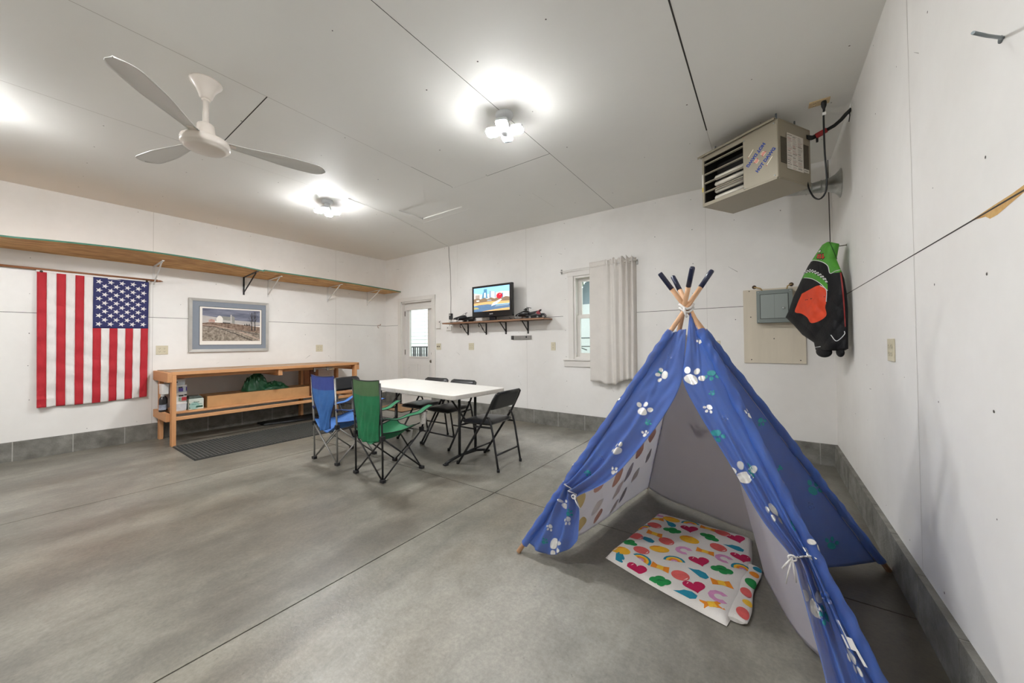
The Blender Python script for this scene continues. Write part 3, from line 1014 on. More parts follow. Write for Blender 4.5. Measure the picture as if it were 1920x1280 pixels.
for k in range(4):
    x0 = BX0 + k * (BX1 - BX0 - .04) / 4
    mb.box((x0, BY0 + .04, .868), (x0 + (BX1 - BX0 - .04) / 4 - .002, BY1 - .0, .884))
mb.build('benchtop', M_benchtop, t)
mb = MB(); mb.box((BX1 - .04, BY0 + .04, .845), (BX1, BY1, .884)); mb.build('front_rail', M_lumber, t, bevel=.003)
mb = MB(); mb.box((BX1 - .135, BY0 + .085, .80), (BX1 - .095, BY1 - .085, .868)); mb.build('apron', M_lumber, t, bevel=.003)
mb = MB(); mb.box((BX0, BY0 + .085, .77), (BX0 + .035, BY1 - .085, .868)); mb.build('back_rail', M_lumber, t, bevel=.003)
mb = MB(); mb.box((BX0, BY0, .762), (BX1 - .0, BY0 + .04, .878)); mb.build('end_rail', M_lumber_x, t, bevel=.003)
mb = MB(); mb.box((BX0, BY1 - .04, .762), (BX1 - .0, BY1, .866)); mb.build('end_rail', M_lumber_x, t, bevel=.003)
mb = MB(); mb.box((BX0 + .04, 2.290, .755), (BX1 - .02, 2.345, .842)); mb.build('cross_support', M_lumber_x, t, bevel=.003)
for y in (BY0, BY1 - .04):
    mb = MB(); mb.box((BX0 + .02, y, .29), (BX1 - .07, y + .04, .385)); mb.build('shelf_end_rail', M_lumber_x, t, bevel=.003)
mb = MB()
for k in range(4):
    x0 = BX0 + .035 + k * .143
    mb.box((x0, BY0 + .082, .366), (x0 + .140, BY1 - .082, .385))
mb.build('lower_shelf', M_lumber, t, bevel=.002)
mb = MB(); mb.box((BX1 - .05, BY0 + .081, .303), (BX1 - .012, BY1 - .081, .343)); mb.build('shelf_front_rail', M_lumber, t, bevel=.003)
mb = MB(); mb.box((BX0 + .0, BY0 + .081, .30), (BX0 + .034, BY1 - .081, .365)); mb.build('shelf_back_rail', M_lumber_old, t)
ZSH = .3855

# ---------------------------------------------------------------- what is stored on it
M_tubwhite = mat('white_plastic_tub', 'e6e6e3', .35)
M_tubclear = mat('frosted_tub', 'c9d0d6', .3, var=.12, vs=25)
M_black = mat('black_label', '1a1a1c', .5)
M_red = mat('red_label', 'b5373c', .6)
M_purple = mat('purple_label', '54479a', .6)
M_sage = mat('sage_label', '8aa08a', .6)


def tub(y0, y1, x0, x1, z, h, label, body, lab):
    """rounded square tub with lid; lab adds printed patches on the face toward the room (x1)"""
    c = ((x0 + x1) / 2, (y0 + y1) / 2, z)
    t = thing('plastic_tub', c, label, 'tub', 'tubs stacked at the end of the lower bench shelf')
    hx, hy = (x1 - x0) / 2, (y1 - y0) / 2

    def ring(s, zz):
        pts = []
        for q in range(24):
            a = 2 * PI * q / 24
            k = 1 / max(abs(cos(a)), abs(sin(a))) ** .72
            pts.append((c[0] + hx * s * cos(a) * k * .93, c[1] + hy * s * sin(a) * k * .93, zz))
        return pts
    def stack(lv, mi=0):
        mb = MB()
        vs = [p for s, zz in lv for p in ring(s, zz)]
        fs = [(r * 24 + q, r * 24 + (q + 1) % 24, (r + 1) * 24 + (q + 1) % 24, (r + 1) * 24 + q) for r in range(len(lv) - 1) for q in range(24)]
        fs += [tuple(range(24))[::-1], tuple((len(lv) - 1) * 24 + q for q in range(24))]
        mb.add(vs, fs, mi, False)
        return mb
    mb = stack([(.90, z), (.93, z + .004), (.98, z + h * .82)])
    mb.build('body', body, t)
    mb = stack([(1.0, z + h * .82), (1.02, z + h * .83), (1.02, z + h - .004), (.98, z + h - .0005)])
    mb.build('lid', M_tubwhite, t)
    if lab:
        mb = MB()
        mm = []
        for (a, b_, zz0, zz1, m) in lab:
            if m not in mm:
                mm.append(m)
            xx = x1 - .006
            mb.box((xx, lerp(y0, y1, a), z + h * zz0), (x1 + .001, lerp(y0, y1, b_), z + h * zz1), mm.index(m))
        mb.build('label', mm, t)


ty0, ty1 = 1.195, 1.335
tx0, tx1 = -6.11, -5.955
tub(ty0, ty1, tx0, tx1, ZSH, .105, 'frosted tub at the bottom of the stack behind the bench leg', M_tubclear, None)
tub(ty0, ty1, tx0, tx1, ZSH + .105, .125, 'white tub with red and green label in the bench stack', M_tubwhite, [(.36, .66, .62, .74, M_black), (.56, .88, .18, .52, M_red), (.36, .50, .18, .5, M_sage), (.74, .9, .68, .78, M_black)])
tub(ty0, ty1, tx0, tx1, ZSH + .230, .09, 'clear tub with a purple label in the bench stack', M_tubclear, [(.34, .64, .16, .62, M_purple), (.34, .60, .66, .78, M_black), (.84, .9, .2, .7, M_purple)])
tub(ty0 - .02, ty1 - .015, tx0, tx1, ZSH + .320, .075, 'topmost pale tub of the stack under the bench top', M_tubclear, [(.10, .40, .45, .62, M_black)])
tub(1.100, 1.180, -6.20, -6.05, ZSH + .215, .125, 'white tub resting on the dark bottles by the bench end', M_tubwhite, None)


def bottle(x, y, label, h):
    t = thing('oil_bottle', (x, y, ZSH), label, 'bottle', 'dark bottles at the end of the lower bench shelf')
    mb = MB()
    pts = [(.030, 0), (.034, .006), (.034, h * .70), (.028, h * .80), (.016, h * .86), (.015, h * .88)]
    mb.lathe((x, y, ZSH), pts, 20); mb.build('body', mat('dark_plastic_bottle', '2b2a2c', .3), t)
    mb = MB(); mb.lathe((x, y, ZSH + h * .88), [(.018, 0), (.018, h * .11), (.014, h * .12)], 16); mb.build('cap', mat('bottle_cap', 'c6c6c2', .4), t)
    mb = MB(); mb.lathe((x, y, ZSH), [(.0345, h * .12), (.0345, h * .12), (.0345, h * .42), (.0345, h * .42)], 20); mb.build('label', mat('silver_label', '8d93a0', .4, var=.35, vs=40), t)


bottle(-6.085, 1.120, 'dark bottle outermost at the left bench end', .212)
bottle(-6.165, 1.150, 'dark bottle behind the other at the bench end', .212)
# pack of wipes
t = thing('wipes_carton', (-6.02, 1.412, ZSH), 'pale green carton beside the white tubs on the bench shelf', 'carton')
mb = MB(); mb.box((-6.12, 1.338, ZSH), (-5.945, 1.487, ZSH + .135)); mb.build('box', mat('pale_green_carton', 'c9d3ca', .5), t, bevel=.006)
M_teal = mat('teal_print', '3f7d78', .6); M_dkgreen = mat('dark_green_print', '24503f', .6); M_pale = mat('pale_teal_print', '9cc4bd', .6)
mb = MB()
F = -5.9446
o_ = lambda y, z, k=0: (F + .0003 * k, 1.338 + y, ZSH + z)
mb.ngon([o_(.055 + .05 * cos(a * PI / 12), .048 + .046 * sin(a * PI / 12), 1) for a in range(24)], 2)
mb.ngon([o_(.065, .022, 2), o_(.138, .022, 2), o_(.138, .045, 2), o_(.075, .045, 2)], 1)
mb.ngon([o_(.004, .015, .5), o_(.03, .02, .5), o_(.012, .08, .5), o_(.004, .09, .5)], 1)
mb.text('Simply', .022, o_(.075, .094, 3), (0, 1, 0), (0, 0, 1), 1, .0005)
mb.text('AQUA CLEAN', .017, o_(.078, .066, 3), (0, 1, 0), (0, 0, 1), 0, .0004)
mb.build('printed_label', [M_teal, M_dkgreen, M_pale], t)
mb = MB(); mb.box((-6.11, 1.343, ZSH + .1355), (-5.96, 1.475, ZSH + .152)); mb.box((-6.105, 1.347, ZSH + .1525), (-5.97, 1.465, ZSH + .168)); mb.build('lid', mat('dark_tray', '5d665f', .4, var=.3, vs=40), t, bevel=.003)
# long carton
t = thing('cardboard_box', (-6.13, 2.30, ZSH), 'long flat brown cardboard box lying on the lower bench shelf', 'box')
M_card = mat('brown_cardboard', 'b98d5e', .8, var=.1, vs=6)
mb = MB(); mb.box((-6.30, 1.525, ZSH), (-5.955, 3.05, ZSH + .150)); mb.build('carton', M_card, t, bevel=.004)
mb = MB(); mb.box((-6.14, 1.5235, ZSH + .02), (-6.09, 1.525, ZSH + .14)); mb.box((-5.9555, 2.55, ZSH + .06), (-5.954, 2.552, ZSH + .15)); mb.box((-6.15, 1.524, ZSH + .150), (-6.10, 3.051, ZSH + .1508)); mb.build('packing_tape', mat('tape', '8f6a44', .35), t)
t = thing('cardboard_sheet', (-6.43, 3.05, ZSH), 'reddish cardboard sheet leaning on the wall behind the bench', 'cardboard')
mb = MB(); mb.obox((-6.42, 3.06, ZSH + .19), (.006, 0, .002), (0, .12, 0), (-.004, 0, .185)); mb.build('sheet', mat('red_brown_card', 'b2805c', .8, var=.12, vs=5), t)

# crumpled green tarp on the carton
t = thing('tarp', (-6.13, 2.23, ZSH + .15), 'crumpled shiny green tarp heaped on the long cardboard box', 'tarp')
M_tarp = mat('green_tarp', '2c6b45', .32, var=.25, vs=7, col2='1b4a2f', spec=.6)
from mathutils import noise as NZ_


def tarp(cx, cy, rx, ry, hh, flat, seed):
    """crumpled cloth heap: ridged folds on a low mound"""
    def fn(u, v):
        a, r = 2 * PI * u, v
        rr = sin(r * PI * .5)
        x, y = cos(a) * rr, sin(a) * rr
        q = V((x * 1.7 + seed, y * 1.7, r * 1.2))
        n1 = 1 - abs(NZ_.noise(q * 1.3)) * 2.2
        n2 = 1 - abs(NZ_.noise(q * 3.1 + V((7, 2, 5)))) * 2
        k = 1 + .22 * NZ_.noise(V((cos(a) * 1.6, sin(a) * 1.6, seed)))
        zz = hh * max(0, 1 - rr ** flat) * (.62 + .42 * n1 + .16 * n2)
        sh = .10 * NZ_.noise(q * 2.3 + V((3, 9, 1)))
        return (cx + rx * (k * x + sh), cy + ry * (k * y - sh), ZSH + .152 + max(.001, zz) + .004 * (1 - r))
    return fn


mb = MB(); mb.grid(tarp(-6.14, 2.13, .15, .17, .24, 2.6, 1.3), 110, 50, flip=True); mb.build('heap', M_tarp, t)
mb = MB(); mb.grid(tarp(-6.07, 2.34, .10, .20, .105, 2.2, 4.7), 90, 36, flip=True); mb.build('trailing_end', M_tarp, t)
# bar clamp laid along the bench edge
t = thing('bar_clamp', (-5.85, 2.98, .78), 'old grey bar clamp hanging under the front rail of the bench', 'clamp')
M_iron = mat('dull_iron', '8a837b', .5, metal=.5, var=.2, vs=20)
mb = MB(); mb.box((-5.80, 2.80, .806), (-5.79, 3.10, .826)); mb.build('bar', M_iron, t)
mb = MB(); mb.box((-5.81, 2.80, .77), (-5.78, 2.825, .832)); mb.build('jaw', M_iron, t, bevel=.003)
mb = MB(); mb.box((-5.81, 3.00, .78), (-5.78, 3.04, .834)); mb.build('jaw', M_iron, t, bevel=.003)
mb = MB(); mb.lathe((-5.795, 3.04, .795), [(.012, 0), (.016, .01), (.016, .07), (.01, .09)], 14, (0, 1, 0)); mb.build('handle', mat('worn_wood_handle', '9a8466', .6), t)
t = thing('wooden_post', (-6.1, 2.88, ZSH), 'dark stained wooden post standing on the bench shelf behind the blue chair', 'post')
mb = MB(); mb.box((-5.93, 2.80, ZSH), (-5.89, 2.87, .80)); mb.build('post', mat('dark_stained_wood', '5a2f1c', .6, var=.2, vs=8, stretch=(1, 1, .15)), t)
# flat black thing on the floor under the bench
mb = MB()
mb.prism([(-6.33, 2.22, 0.001), (-6.08, 2.22, .001), (-5.93, 2.85, .001), (-6.0, 3.02, .001), (-6.33, 3.02, .001)], (0, 0, .028))
tag(mb.build('folded_tarp', mat('black_sheeting', '191a1b', .45, var=.3, vs=12), bevel=.008), 'flat folded black sheeting on the floor under the bench', 'sheeting')

# ================================================================ ribbed rubber mat in front of the bench
t = thing('floor_mat', (-5.29, 2.3, 0), 'long ribbed black rubber mat in front of the workbench', 'mat')
M_rubber = mat('black_rubber', '2f302f', .55, var=.15, vs=10)
mx0, mx1, my0, my1 = -5.735, -4.865, 1.145, 3.60
mb = MB(); mb.box((mx0, my0, .0005), (mx1, my1, .007)); mb.build('base', M_rubber, t)
mb = MB()
y = my0 + .01
while y < my1 - .01:
    mb.box((mx0 + .006, y, .007), (mx1 - .006, y + .012, .0145)); y += .034
x = mx0 + .005
while x < mx1 - .01:
    mb.box((x, my0 + .006, .007), (x + .008, my1 - .006, .0125)); x += .048
mb.build('ribs', mat('rubber_ribs', '4d4e4b', .5), t)

# coir mat by the side door
t = thing('doormat', (-5.62, 4.28, 0), 'brown coir doormat on the floor before the side door', 'doormat')
mb = MB(); mb.box((-6.0, 4.02, .0005), (-5.22, 4.52, .014)); mb.build('pile', mat('coir', '9a7a58', .95, var=.35, vs=40, bump=.6, bs=150), t, bevel=.004)
mb = MB()
for a, b_ in (((-6.02, 4.0), (-5.20, 4.03)), ((-6.02, 4.51), (-5.20, 4.54)), ((-6.02, 4.0), (-5.99, 4.54)), ((-5.23, 4.0), (-5.20, 4.54))):
    mb.box((a[0], a[1], .0006), (b_[0], b_[1], .011))
mb.build('border', mat('coir_border', '4a3d30', .9), t)
# ================================================================ folding table
M_ttop = mat('speckled_white_plastic', 'dddad4', .42, var=.03, vs=30)
M_tedge = mat('grey_white_table_edge', 'c9c3bb', .5, var=.06, vs=20)
M_bsteel = mat('black_powder_coat', '1b1b1c', .4)
TZ = .708
t = thing('folding_table', (0, 0, 0), 'white plastic folding table with black steel legs amid the chairs', 'table')
L2, W2 = .94, .385


def rrect(hx, hy, r, z, n=6):
    pts = []
    for cx, cy, a0 in ((hx - r, hy - r, 0), (-hx + r, hy - r, PI / 2), (-hx + r, -hy + r, PI), (hx - r, -hy + r, 1.5 * PI)):
        for k in range(n + 1):
            a = a0 + k * PI / 2 / n
            pts.append((cx + r * cos(a), cy + r * sin(a), z))
    return pts


for sgn in (-1, 1):                                # two leaves with a seam across the middle
    mb = MB()
    pts = []
    r = .05
    hx0, hx1 = (.0015, L2) if sgn > 0 else (-L2, -.0015)
    if sgn > 0:
        pts = [(hx0, -W2), (L2 - r, -W2)] + [(L2 - r + r * cos(a), -W2 + r + r * sin(a)) for a in [-PI / 2 + k * PI / 12 for k in range(1, 7)]] + [(L2 - r + r * cos(a), W2 - r + r * sin(a)) for a in [k * PI / 12 for k in range(0, 7)]] + [(hx0, W2)]
    else:
        pts = [(hx1, W2), (-L2 + r, W2)] + [(-L2 + r + r * cos(a), W2 - r + r * sin(a)) for a in [PI / 2 + k * PI / 12 for k in range(1, 7)]] + [(-L2 + r + r * cos(a), -W2 + r + r * sin(a)) for a in [PI + k * PI / 12 for k in range(0, 7)]] + [(hx1, -W2)]
    mb.prism([(x, y, TZ - .045) for x, y in pts], (0, 0, .045), 0, 1)
    mb.build('tabletop', [M_ttop, M_tedge], t, bevel=.006)
for sgn in (-1, 1):                                # folding leg sets
    x = sgn * .735
    mb = MB()
    for y in (-.115, .115):
        mb.tube([(x, y, TZ - .046), (x, y, .055)], .0145, 12)
    mb.tube([(x, -.30, TZ - .058), (x, .30, TZ - .058)], .012, 10)
    mb.tube([(x, -.115, .36), (x, .115, .36)], .010, 10)
    lg = mb.build('leg', M_bsteel, t)
    mb = MB(); mb.tube([(x, -.305, .012), (x, -.24, .03), (x, -.12, .052), (x, .12, .052), (x, .24, .03), (x, .305, .012)], .0145, 12)
    mb.build('foot_bar', M_bsteel, lg)
    for y in (-.30, .30):
        mb = MB(); mb.box((x - .022, y - .022, 0), (x + .022, y + .022, .014)); mb.build('foot_pad', mat('black_rubber_tip', '141414', .7), lg, bevel=.004)
    mb = MB(); mb.tube([(x, 0, .36), (x - sgn * .34, 0, TZ - .05)], .011, 10); mb.tube([(x - sgn * .34, -.05, TZ - .052), (x - sgn * .34, .05, TZ - .052)], .010, 8)
    mb.build('brace', M_bsteel, t)
mb = MB()
for y in (-.30, .30):
    mb.beam((-.82, y, TZ - .053), (.82, y, TZ - .053), .02, .014)
mb.build('under_rail', M_bsteel, t)
t.location = (-3.31, 2.868, 0)
t.rotation_euler = (0, 0, -.063)

# ================================================================ padded steel folding chairs
M_vinyl = mat('black_vinyl', '17181b', .34, bump=.06, bs=120, spec=.55)


def folding_chair():
    """faces +x; front feet at x = .24, rear feet at x = -.24"""
    t = thing('folding_chair', (0, 0, 0), '', 'chair', 'black padded folding chairs around the table')
    hw = .215
    rp = lambda s: V((.24 - .355 * s / .50, 0, s)) if s <= .50 else V((.24 - .355 - .125 * (s - .50) / .23, 0, s))
    for y in (-1, 1):
        mb = MB()
        mb.tube([rp(z) + V((0, y * hw, 0)) for z in (.012, .15, .30, .44, .50, .58, .66)] + [rp(.715) + V((0, y * (hw - .012), 0)), rp(.728) + V((0, y * (hw - .04), 0))], .0115, 10)
        l = mb.build('front_leg', M_bsteel, t)
        mb = MB(); mb.lathe(rp(0) + V((0, y * hw, 0)), [(.015, 0), (.015, .025), (.012, .028)], 12); mb.build('rubber_foot', MATS['black_rubber_tip'], l)
        mb = MB()
        y2 = y * (hw - .026)
        mb.tube([(-.24, y2, .012), (-.215, y2, .15), (-.18, y2, .34), (-.155, y2, .44), (-.135, y2, .485), (-.105, y * (hw - .014), .495)], .0105, 10)
        l = mb.build('rear_leg', M_bsteel, t)
        mb = MB(); mb.lathe((-.24, y2, 0), [(.0145, 0), (.0145, .025), (.011, .028)], 12); mb.build('rubber_foot', MATS['black_rubber_tip'], l)
        mb = MB(); mb.beam((.03, y * (hw - .012), .395), (-.165, y * (hw - .018), .40), .006, .018); mb.build('seat_link', M_bsteel, t)
    mb = MB(); a = rp(.13); mb.tube([(a.x, -hw, .13), (a.x, hw, .13)], .009, 10)
    mb.build('front_stretcher', M_bsteel, t)
    mb = MB(); a = rp(.728); mb.tube([(a.x, -hw + .04, .728), (a.x, hw - .04, .728)], .0115, 10); mb.build('top_rail', M_bsteel, t)
    mb = MB(); mb.tube([(-.215, -hw + .026, .15), (-.215, hw - .026, .15)], .009, 10); mb.build('rear_stretcher', M_bsteel, t)

    def cushion(hx, hy, th, c, R, dome):
        mb = MB()
        N = 14
        def fn(sg):
            def f(u, v):
                x, y = 2 * u - 1, 2 * v - 1
                e = max(abs(x), abs(y))
                k = (1 - e ** 6)
                p = V((x * hx * (1 - .06 * abs(y) ** 4), y * hy * (1 - .06 * abs(x) ** 4), sg * th / 2 * (max(0, k)) ** .35 + (dome * (1 - x * x) * (1 - y * y) if sg > 0 else 0)))
                return V(c) + R @ p
            return f
        mb.grid(fn(1), N, N); mb.grid(fn(-1), N, N, flip=True)
        return mb
    mb = cushion(.195, .192, .045, (.035, 0, .425), Matrix.Rotation(.04, 3, 'Y'), .012); mb.build('seat', M_vinyl, t)
    R = Matrix.Rotation(PI / 2 - .42, 3, 'Y')
    mb = cushion(.094, .212, .036, rp(.648) + V((-.002, 0, 0)), R.to_3x3(), .010); mb.build('backrest', M_vinyl, t)
    return t


fc = folding_chair()
for k, (x, y, rz, lab, tagged) in enumerate((
        (-2.295, 2.846, PI + .02, 'black folding chair at the right end of the white table', 0),
        (-3.130, 3.125, -PI / 2 - .01, 'black folding chair behind the table, nearer its right end', 0),
        (-3.615, 3.130, -PI / 2 + .02, 'black folding chair behind the table, nearer the side door', 0),
        (-4.62, 2.80, .10, 'black folding chair with a white tag at the bench end of the table', 1))):
    c = fc if k == 0 else copy_tree(fc)
    c.location = (x, y, 0); c.rotation_euler = (0, 0, rz)
    c['label'] = lab
    if tagged:                                    # paper tag stuck on the back of its backrest
        mb = MB()
        mb.obox((-.205, -.165, .640), (.0008, 0, 0), (0, .036, 0), (-.016, 0, .03), 0)
        for dy, dz, w in ((-.012, .012, .016), (.012, .012, .006), (0, -.004, .022), (-.006, -.014, .012)):
            mb.obox((-.2065 - dz * .4, -.165 + dy, .640 + dz), (.0004, 0, 0), (0, w / 2, 0), (-.001, 0, .0025), 1)
        g_ = mb.build('paper_tag', [mat('white_tag', 'ecebe8', .7), M_black], c)
        g_.matrix_parent_inverse = Matrix()

# ================================================================ camp chairs with crossed tube legs


def camp_chair(cloth, band, edge, tubem, label, pouch, waist):
    """faces +y; rear feet at y = -.215, front feet at y = .215"""
    t = thing('camp_chair', (0, 0, 0), label, 'chair', 'folding camp chairs beside the table')
    hw, hd = .205, .215
    ft = {(-1, -1): V((-hw, -hd, .02)), (1, -1): V((hw, -hd, .02)), (-1, 1): V((-hw, hd, .02)), (1, 1): V((hw, hd, .02))}
    ZH = .395
    joint = mat('black_joint', '1d1d1f', .5)
    for sx in (-1, 1):                            # tall rear uprights and short front arm posts
        mb = MB(); mb.tube([ft[(sx, -1)], V((sx * hw, -hd - .004, ZH)), V((sx * (hw + .004), -hd - .03, .86))], .0085, 10); mb.build('back_post', tubem, t)
        mb = MB(); mb.tube([V((sx * (hw - .01), hd + .005, ZH - .03)), V((sx * (hw + .035), hd + .035, .548))], .0085, 10); mb.build('arm_post', tubem, t)
    def cross(name, a, b_, off):
        for p, q, s in ((a, b_, 1), (b_, a, -1)):
            top = V((ft[q].x, ft[q].y, ZH - .015))
            o = off * s * .008
            mb = MB(); mb.tube([ft[p] + o, top + o], .0075, 8); mb.build('cross_leg', tubem, t)
    cross('back', (-1, -1), (1, -1), V((0, 1, 0)))
    cross('front', (-1, 1), (1, 1), V((0, 1, 0)))
    cross('side', (-1, -1), (-1, 1), V((1, 0, 0)))
    cross('side', (1, -1), (1, 1), V((1, 0, 0)))
    for k, p in ft.items():
        mb = MB(); mb.box((p.x - .024, p.y - .018, 0), (p.x + .024, p.y + .018, .028)); mb.build('foot', joint, t, bevel=.005)
        mb = MB(); mb.box((p.x - .016, p.y - .02, ZH - .04), (p.x + .016, p.y + .02, ZH + .005)); mb.build('hub', joint, t, bevel=.005)
    # sling seat: slack in the middle, corners tied to the hubs, rising at the front edge
    def seat(u, v):
        x, y = 2 * u - 1, 2 * v - 1
        w = hw * (.98 - .10 * (1 - y * y))
        sag = .085 * (1 - x * x) * (1 - .35 * y) + .02 * (1 - y * y)
        z = ZH + .028 + .022 * max(0, y) - sag + .006 * sin(9 * x + 3 * y) * (1 - x * x)
        return V((x * w, y * hd * (1 - .10 * (1 - x * x) * (1 if y > 0 else -.2)), z))
    mb = MB(); mb.sheet(seat, 26, 24, .002, 0, 0); mb.build('seat', cloth, t)
    mb = MB(); mb.tube([seat(k / 20, 1) for k in range(21)], .005, 6); mb.tube([seat(0, k / 20) for k in range(21)], .0045, 6); mb.tube([seat(1, k / 20) for k in range(21)], .0045, 6)
    mb.build('seat_binding', edge, t)
    def back(u, v):
        x = 2 * u - 1
        z = lerp(ZH - .045, .885, v)
        nar = .99 if v > .66 else lerp(waist, .99, smoothstep((v - .1) / .56))
        bow = .030 * (1 - x * x) * (1 - .75 * v) + .008 * (1 - x * x)
        y = -hd - .004 - .03 * max(0, (z - ZH) / .47) - bow
        fold = .010 * sin(10 * x + 8 * v) * (1 - v) * (1 - x * x) + .006 * sin(19 * x - 11 * v) * (1 - v) * (1 - x ** 4)
        zz = z - .012 * (1 - x * x) * v - (.02 * (1 - x * x) * (1 - v))
        return V((x * hw * nar, y + fold, zz))
    mb = MB()
    mb.sheet(lambda u, v: back(u, v), 30, 44, .002, 0, 0, mfn=lambda u, v: 1 if v > .755 else 0)
    mb.build('backrest', [cloth, band], t)
    mb = MB(); mb.tube([back(0, k / 24) for k in range(25)] + [back(k / 16, 1) for k in range(1, 17)] + [back(1, 1 - k / 24) for k in range(1, 25)], .0045, 6); mb.build('back_binding', edge, t)
    for sx in (-1, 1):                            # padded arm straps
        def arm(u, v):
            p = lerp(V((sx * hw, -hd - .012, .545)), V((sx * (hw + .038), hd + .085, .575)), v)
            wd = lerp(.018, .038, min(1, v * 1.7))
            dz = -.028 * sin(PI * min(1, v * 1.15)) + (.02 * max(0, v - .75) / .25)
            return p + V(((2 * u - 1) * wd, 0, dz + .006 * sin(14 * v + u)))
        mb = MB(); mb.sheet(arm, 6, 26, .004, 0, 0); a = mb.build('armrest', cloth, t)
        mb = MB(); mb.tube([arm(0, k / 20) for k in range(21)], .004, 6); mb.tube([arm(1, k / 20) for k in range(21)], .004, 6); mb.build('binding', edge, a)
        mb = MB(); mb.tube([V((sx * hw, -hd - .004, .525)), V((sx * hw, -hd - .012, .56))], .0125, 10); mb.build('arm_cuff', edge, a)
    sx = 1
    c = V((sx * (hw + .035), hd - .03, .552))     # mesh cup pocket below the arm
    mb = MB()
    def cup(u, v):
        a = 2 * PI * u
        r = .036 * (1 - .25 * v)
        return c + V((r * cos(a), r * sin(a) + .02, -.115 * v))
    mb.grid(cup, 20, 8)
    mb.build('cup_pocket', pouch, t)
    # straps from the seat front down to the cross
    mb = MB()
    def flapf(u, v):
        return V((lerp(.10, hw - .01, u), hd - .01 - .03 * v, ZH + .01 - .035 - .11 * v * (1 - .5 * u)))
    mb.sheet(flapf, 6, 6, .0015)
    mb.build('mesh_pocket', pouch, t)
    return t


def smoothstep(x):
    x = max(0., min(1., x))
    return x * x * (3 - 2 * x)


M_gcloth = mat('green_camp_cloth', '1d7a4e', .7, var=.18, vs=9, bump=.15, bs=50, col2='17663f')
M_gband = mat('olive_green_band', '4c6b46', .75, var=.12, vs=12)
M_bcloth = mat('blue_camp_cloth', '3f74b8', .7, var=.18, vs=9, bump=.15, bs=50, col2='2f5f9f')
M_bband = mat('navy_band', '3a4a92', .75, var=.12, vs=12)
M_edge_k = mat('black_binding', '16181a', .6)
M_edge_n = mat('navy_binding', '1c2350', .6)
M_alu = mat('grey_aluminium_tube', '9b9a97', .35, metal=.75)
M_pouch_k = mat('grey_mesh', '6d6a68', .8, var=.4, vs=90)
M_pouch_c = mat('pale_mesh', 'b4afa8', .8, var=.35, vs=90)
g_ = camp_chair(M_gcloth, M_gband, M_edge_k, M_bsteel, 'green camp chair with black legs in front of the white table', M_pouch_c, .80)
g_.location = (-2.930, 2.115, 0); g_.rotation_euler = (0, 0, 0.0)
g_ = camp_chair(M_bcloth, M_bband, M_edge_n, M_alu, 'blue camp chair with grey metal legs beside the green one', M_pouch_k, .44)
g_.location = (-3.700, 2.115, 0); g_.rotation_euler = (0, 0, .055)
SCREEN_EMIT = 1.0
# ================================================================ television shelf on the back wall
M_shelfwood = mat('brown_shelf_board', '9b7355', .6, var=.25, vs=5, stretch=(.15, 1, 1), col2='7f5a41')
M_ironb = mat('black_iron_bracket', '1f1b19', .5)
SX0, SX1, SY, SZ = -4.545, -2.535, 4.350, 1.528
o = MB(); o.box((SX0, SY, SZ), (SX1, YB - .002, SZ + .020))
tag(o.build('wall_shelf', M_shelfwood, bevel=.002), 'brown board shelf on the back wall under the television', 'shelf')
for k, x in enumerate((-4.175, -3.772, -3.369, -2.953)):
    lab = ('scrolled black iron bracket at the left end of the television shelf', 'scrolled black iron bracket under the left side of the television', 'plain black bracket under the right side of the television', 'plain black bracket at the right end of the television shelf')[k]
    t = thing('iron_bracket', (x, YB, 1.335), lab, 'bracket', 'black brackets under the television shelf')
    y0, z1 = YB - .004, SZ - .002
    mb = MB(); mb.box((x - .012, y0 - .006, 1.336), (x + .012, y0 + .003, z1)); mb.build('wall_plate', M_ironb, t)
    mb = MB(); mb.box((x - .010, y0 - .20, z1 - .007), (x + .010, y0, z1)); mb.build('shelf_arm', M_ironb, t)
    mb = MB()
    if k >= 2:
        mb.beam((x, y0 - .002, 1.375), (x, y0 - .165, z1 - .003), .014, .010)
        mb.build('diagonal_brace', M_ironb, t)
    else:
        pts = [(x, y0 - .006, 1.365), (x, y0 - .04, 1.372), (x, y0 - .07, 1.405), (x, y0 - .10, 1.43), (x, y0 - .125, 1.47), (x, y0 - .165, 1.515)]
        mb.tube(pts, .006, 8)
        for s in (-1, 1):
            mb.tube([(x + .0, y0 - .065, 1.40), (x + s * .014, y0 - .082 - s * .012, 1.425 - s * .012), (x, y0 - .12, 1.462)], .005, 8)
        mb.tube([V((x, y0 - .175 + .024 * cos(a), 1.487 + .026 * sin(a))) for a in [.9 + q * .5 for q in range(9)]], .0055, 8)
        mb.tube([V((x, y0 - .022 + .016 * cos(a), 1.392 + .018 * sin(a))) for a in [-2 + q * .5 for q in range(8)]], .005, 8)
        mb.build('scroll_brace', M_ironb, t)

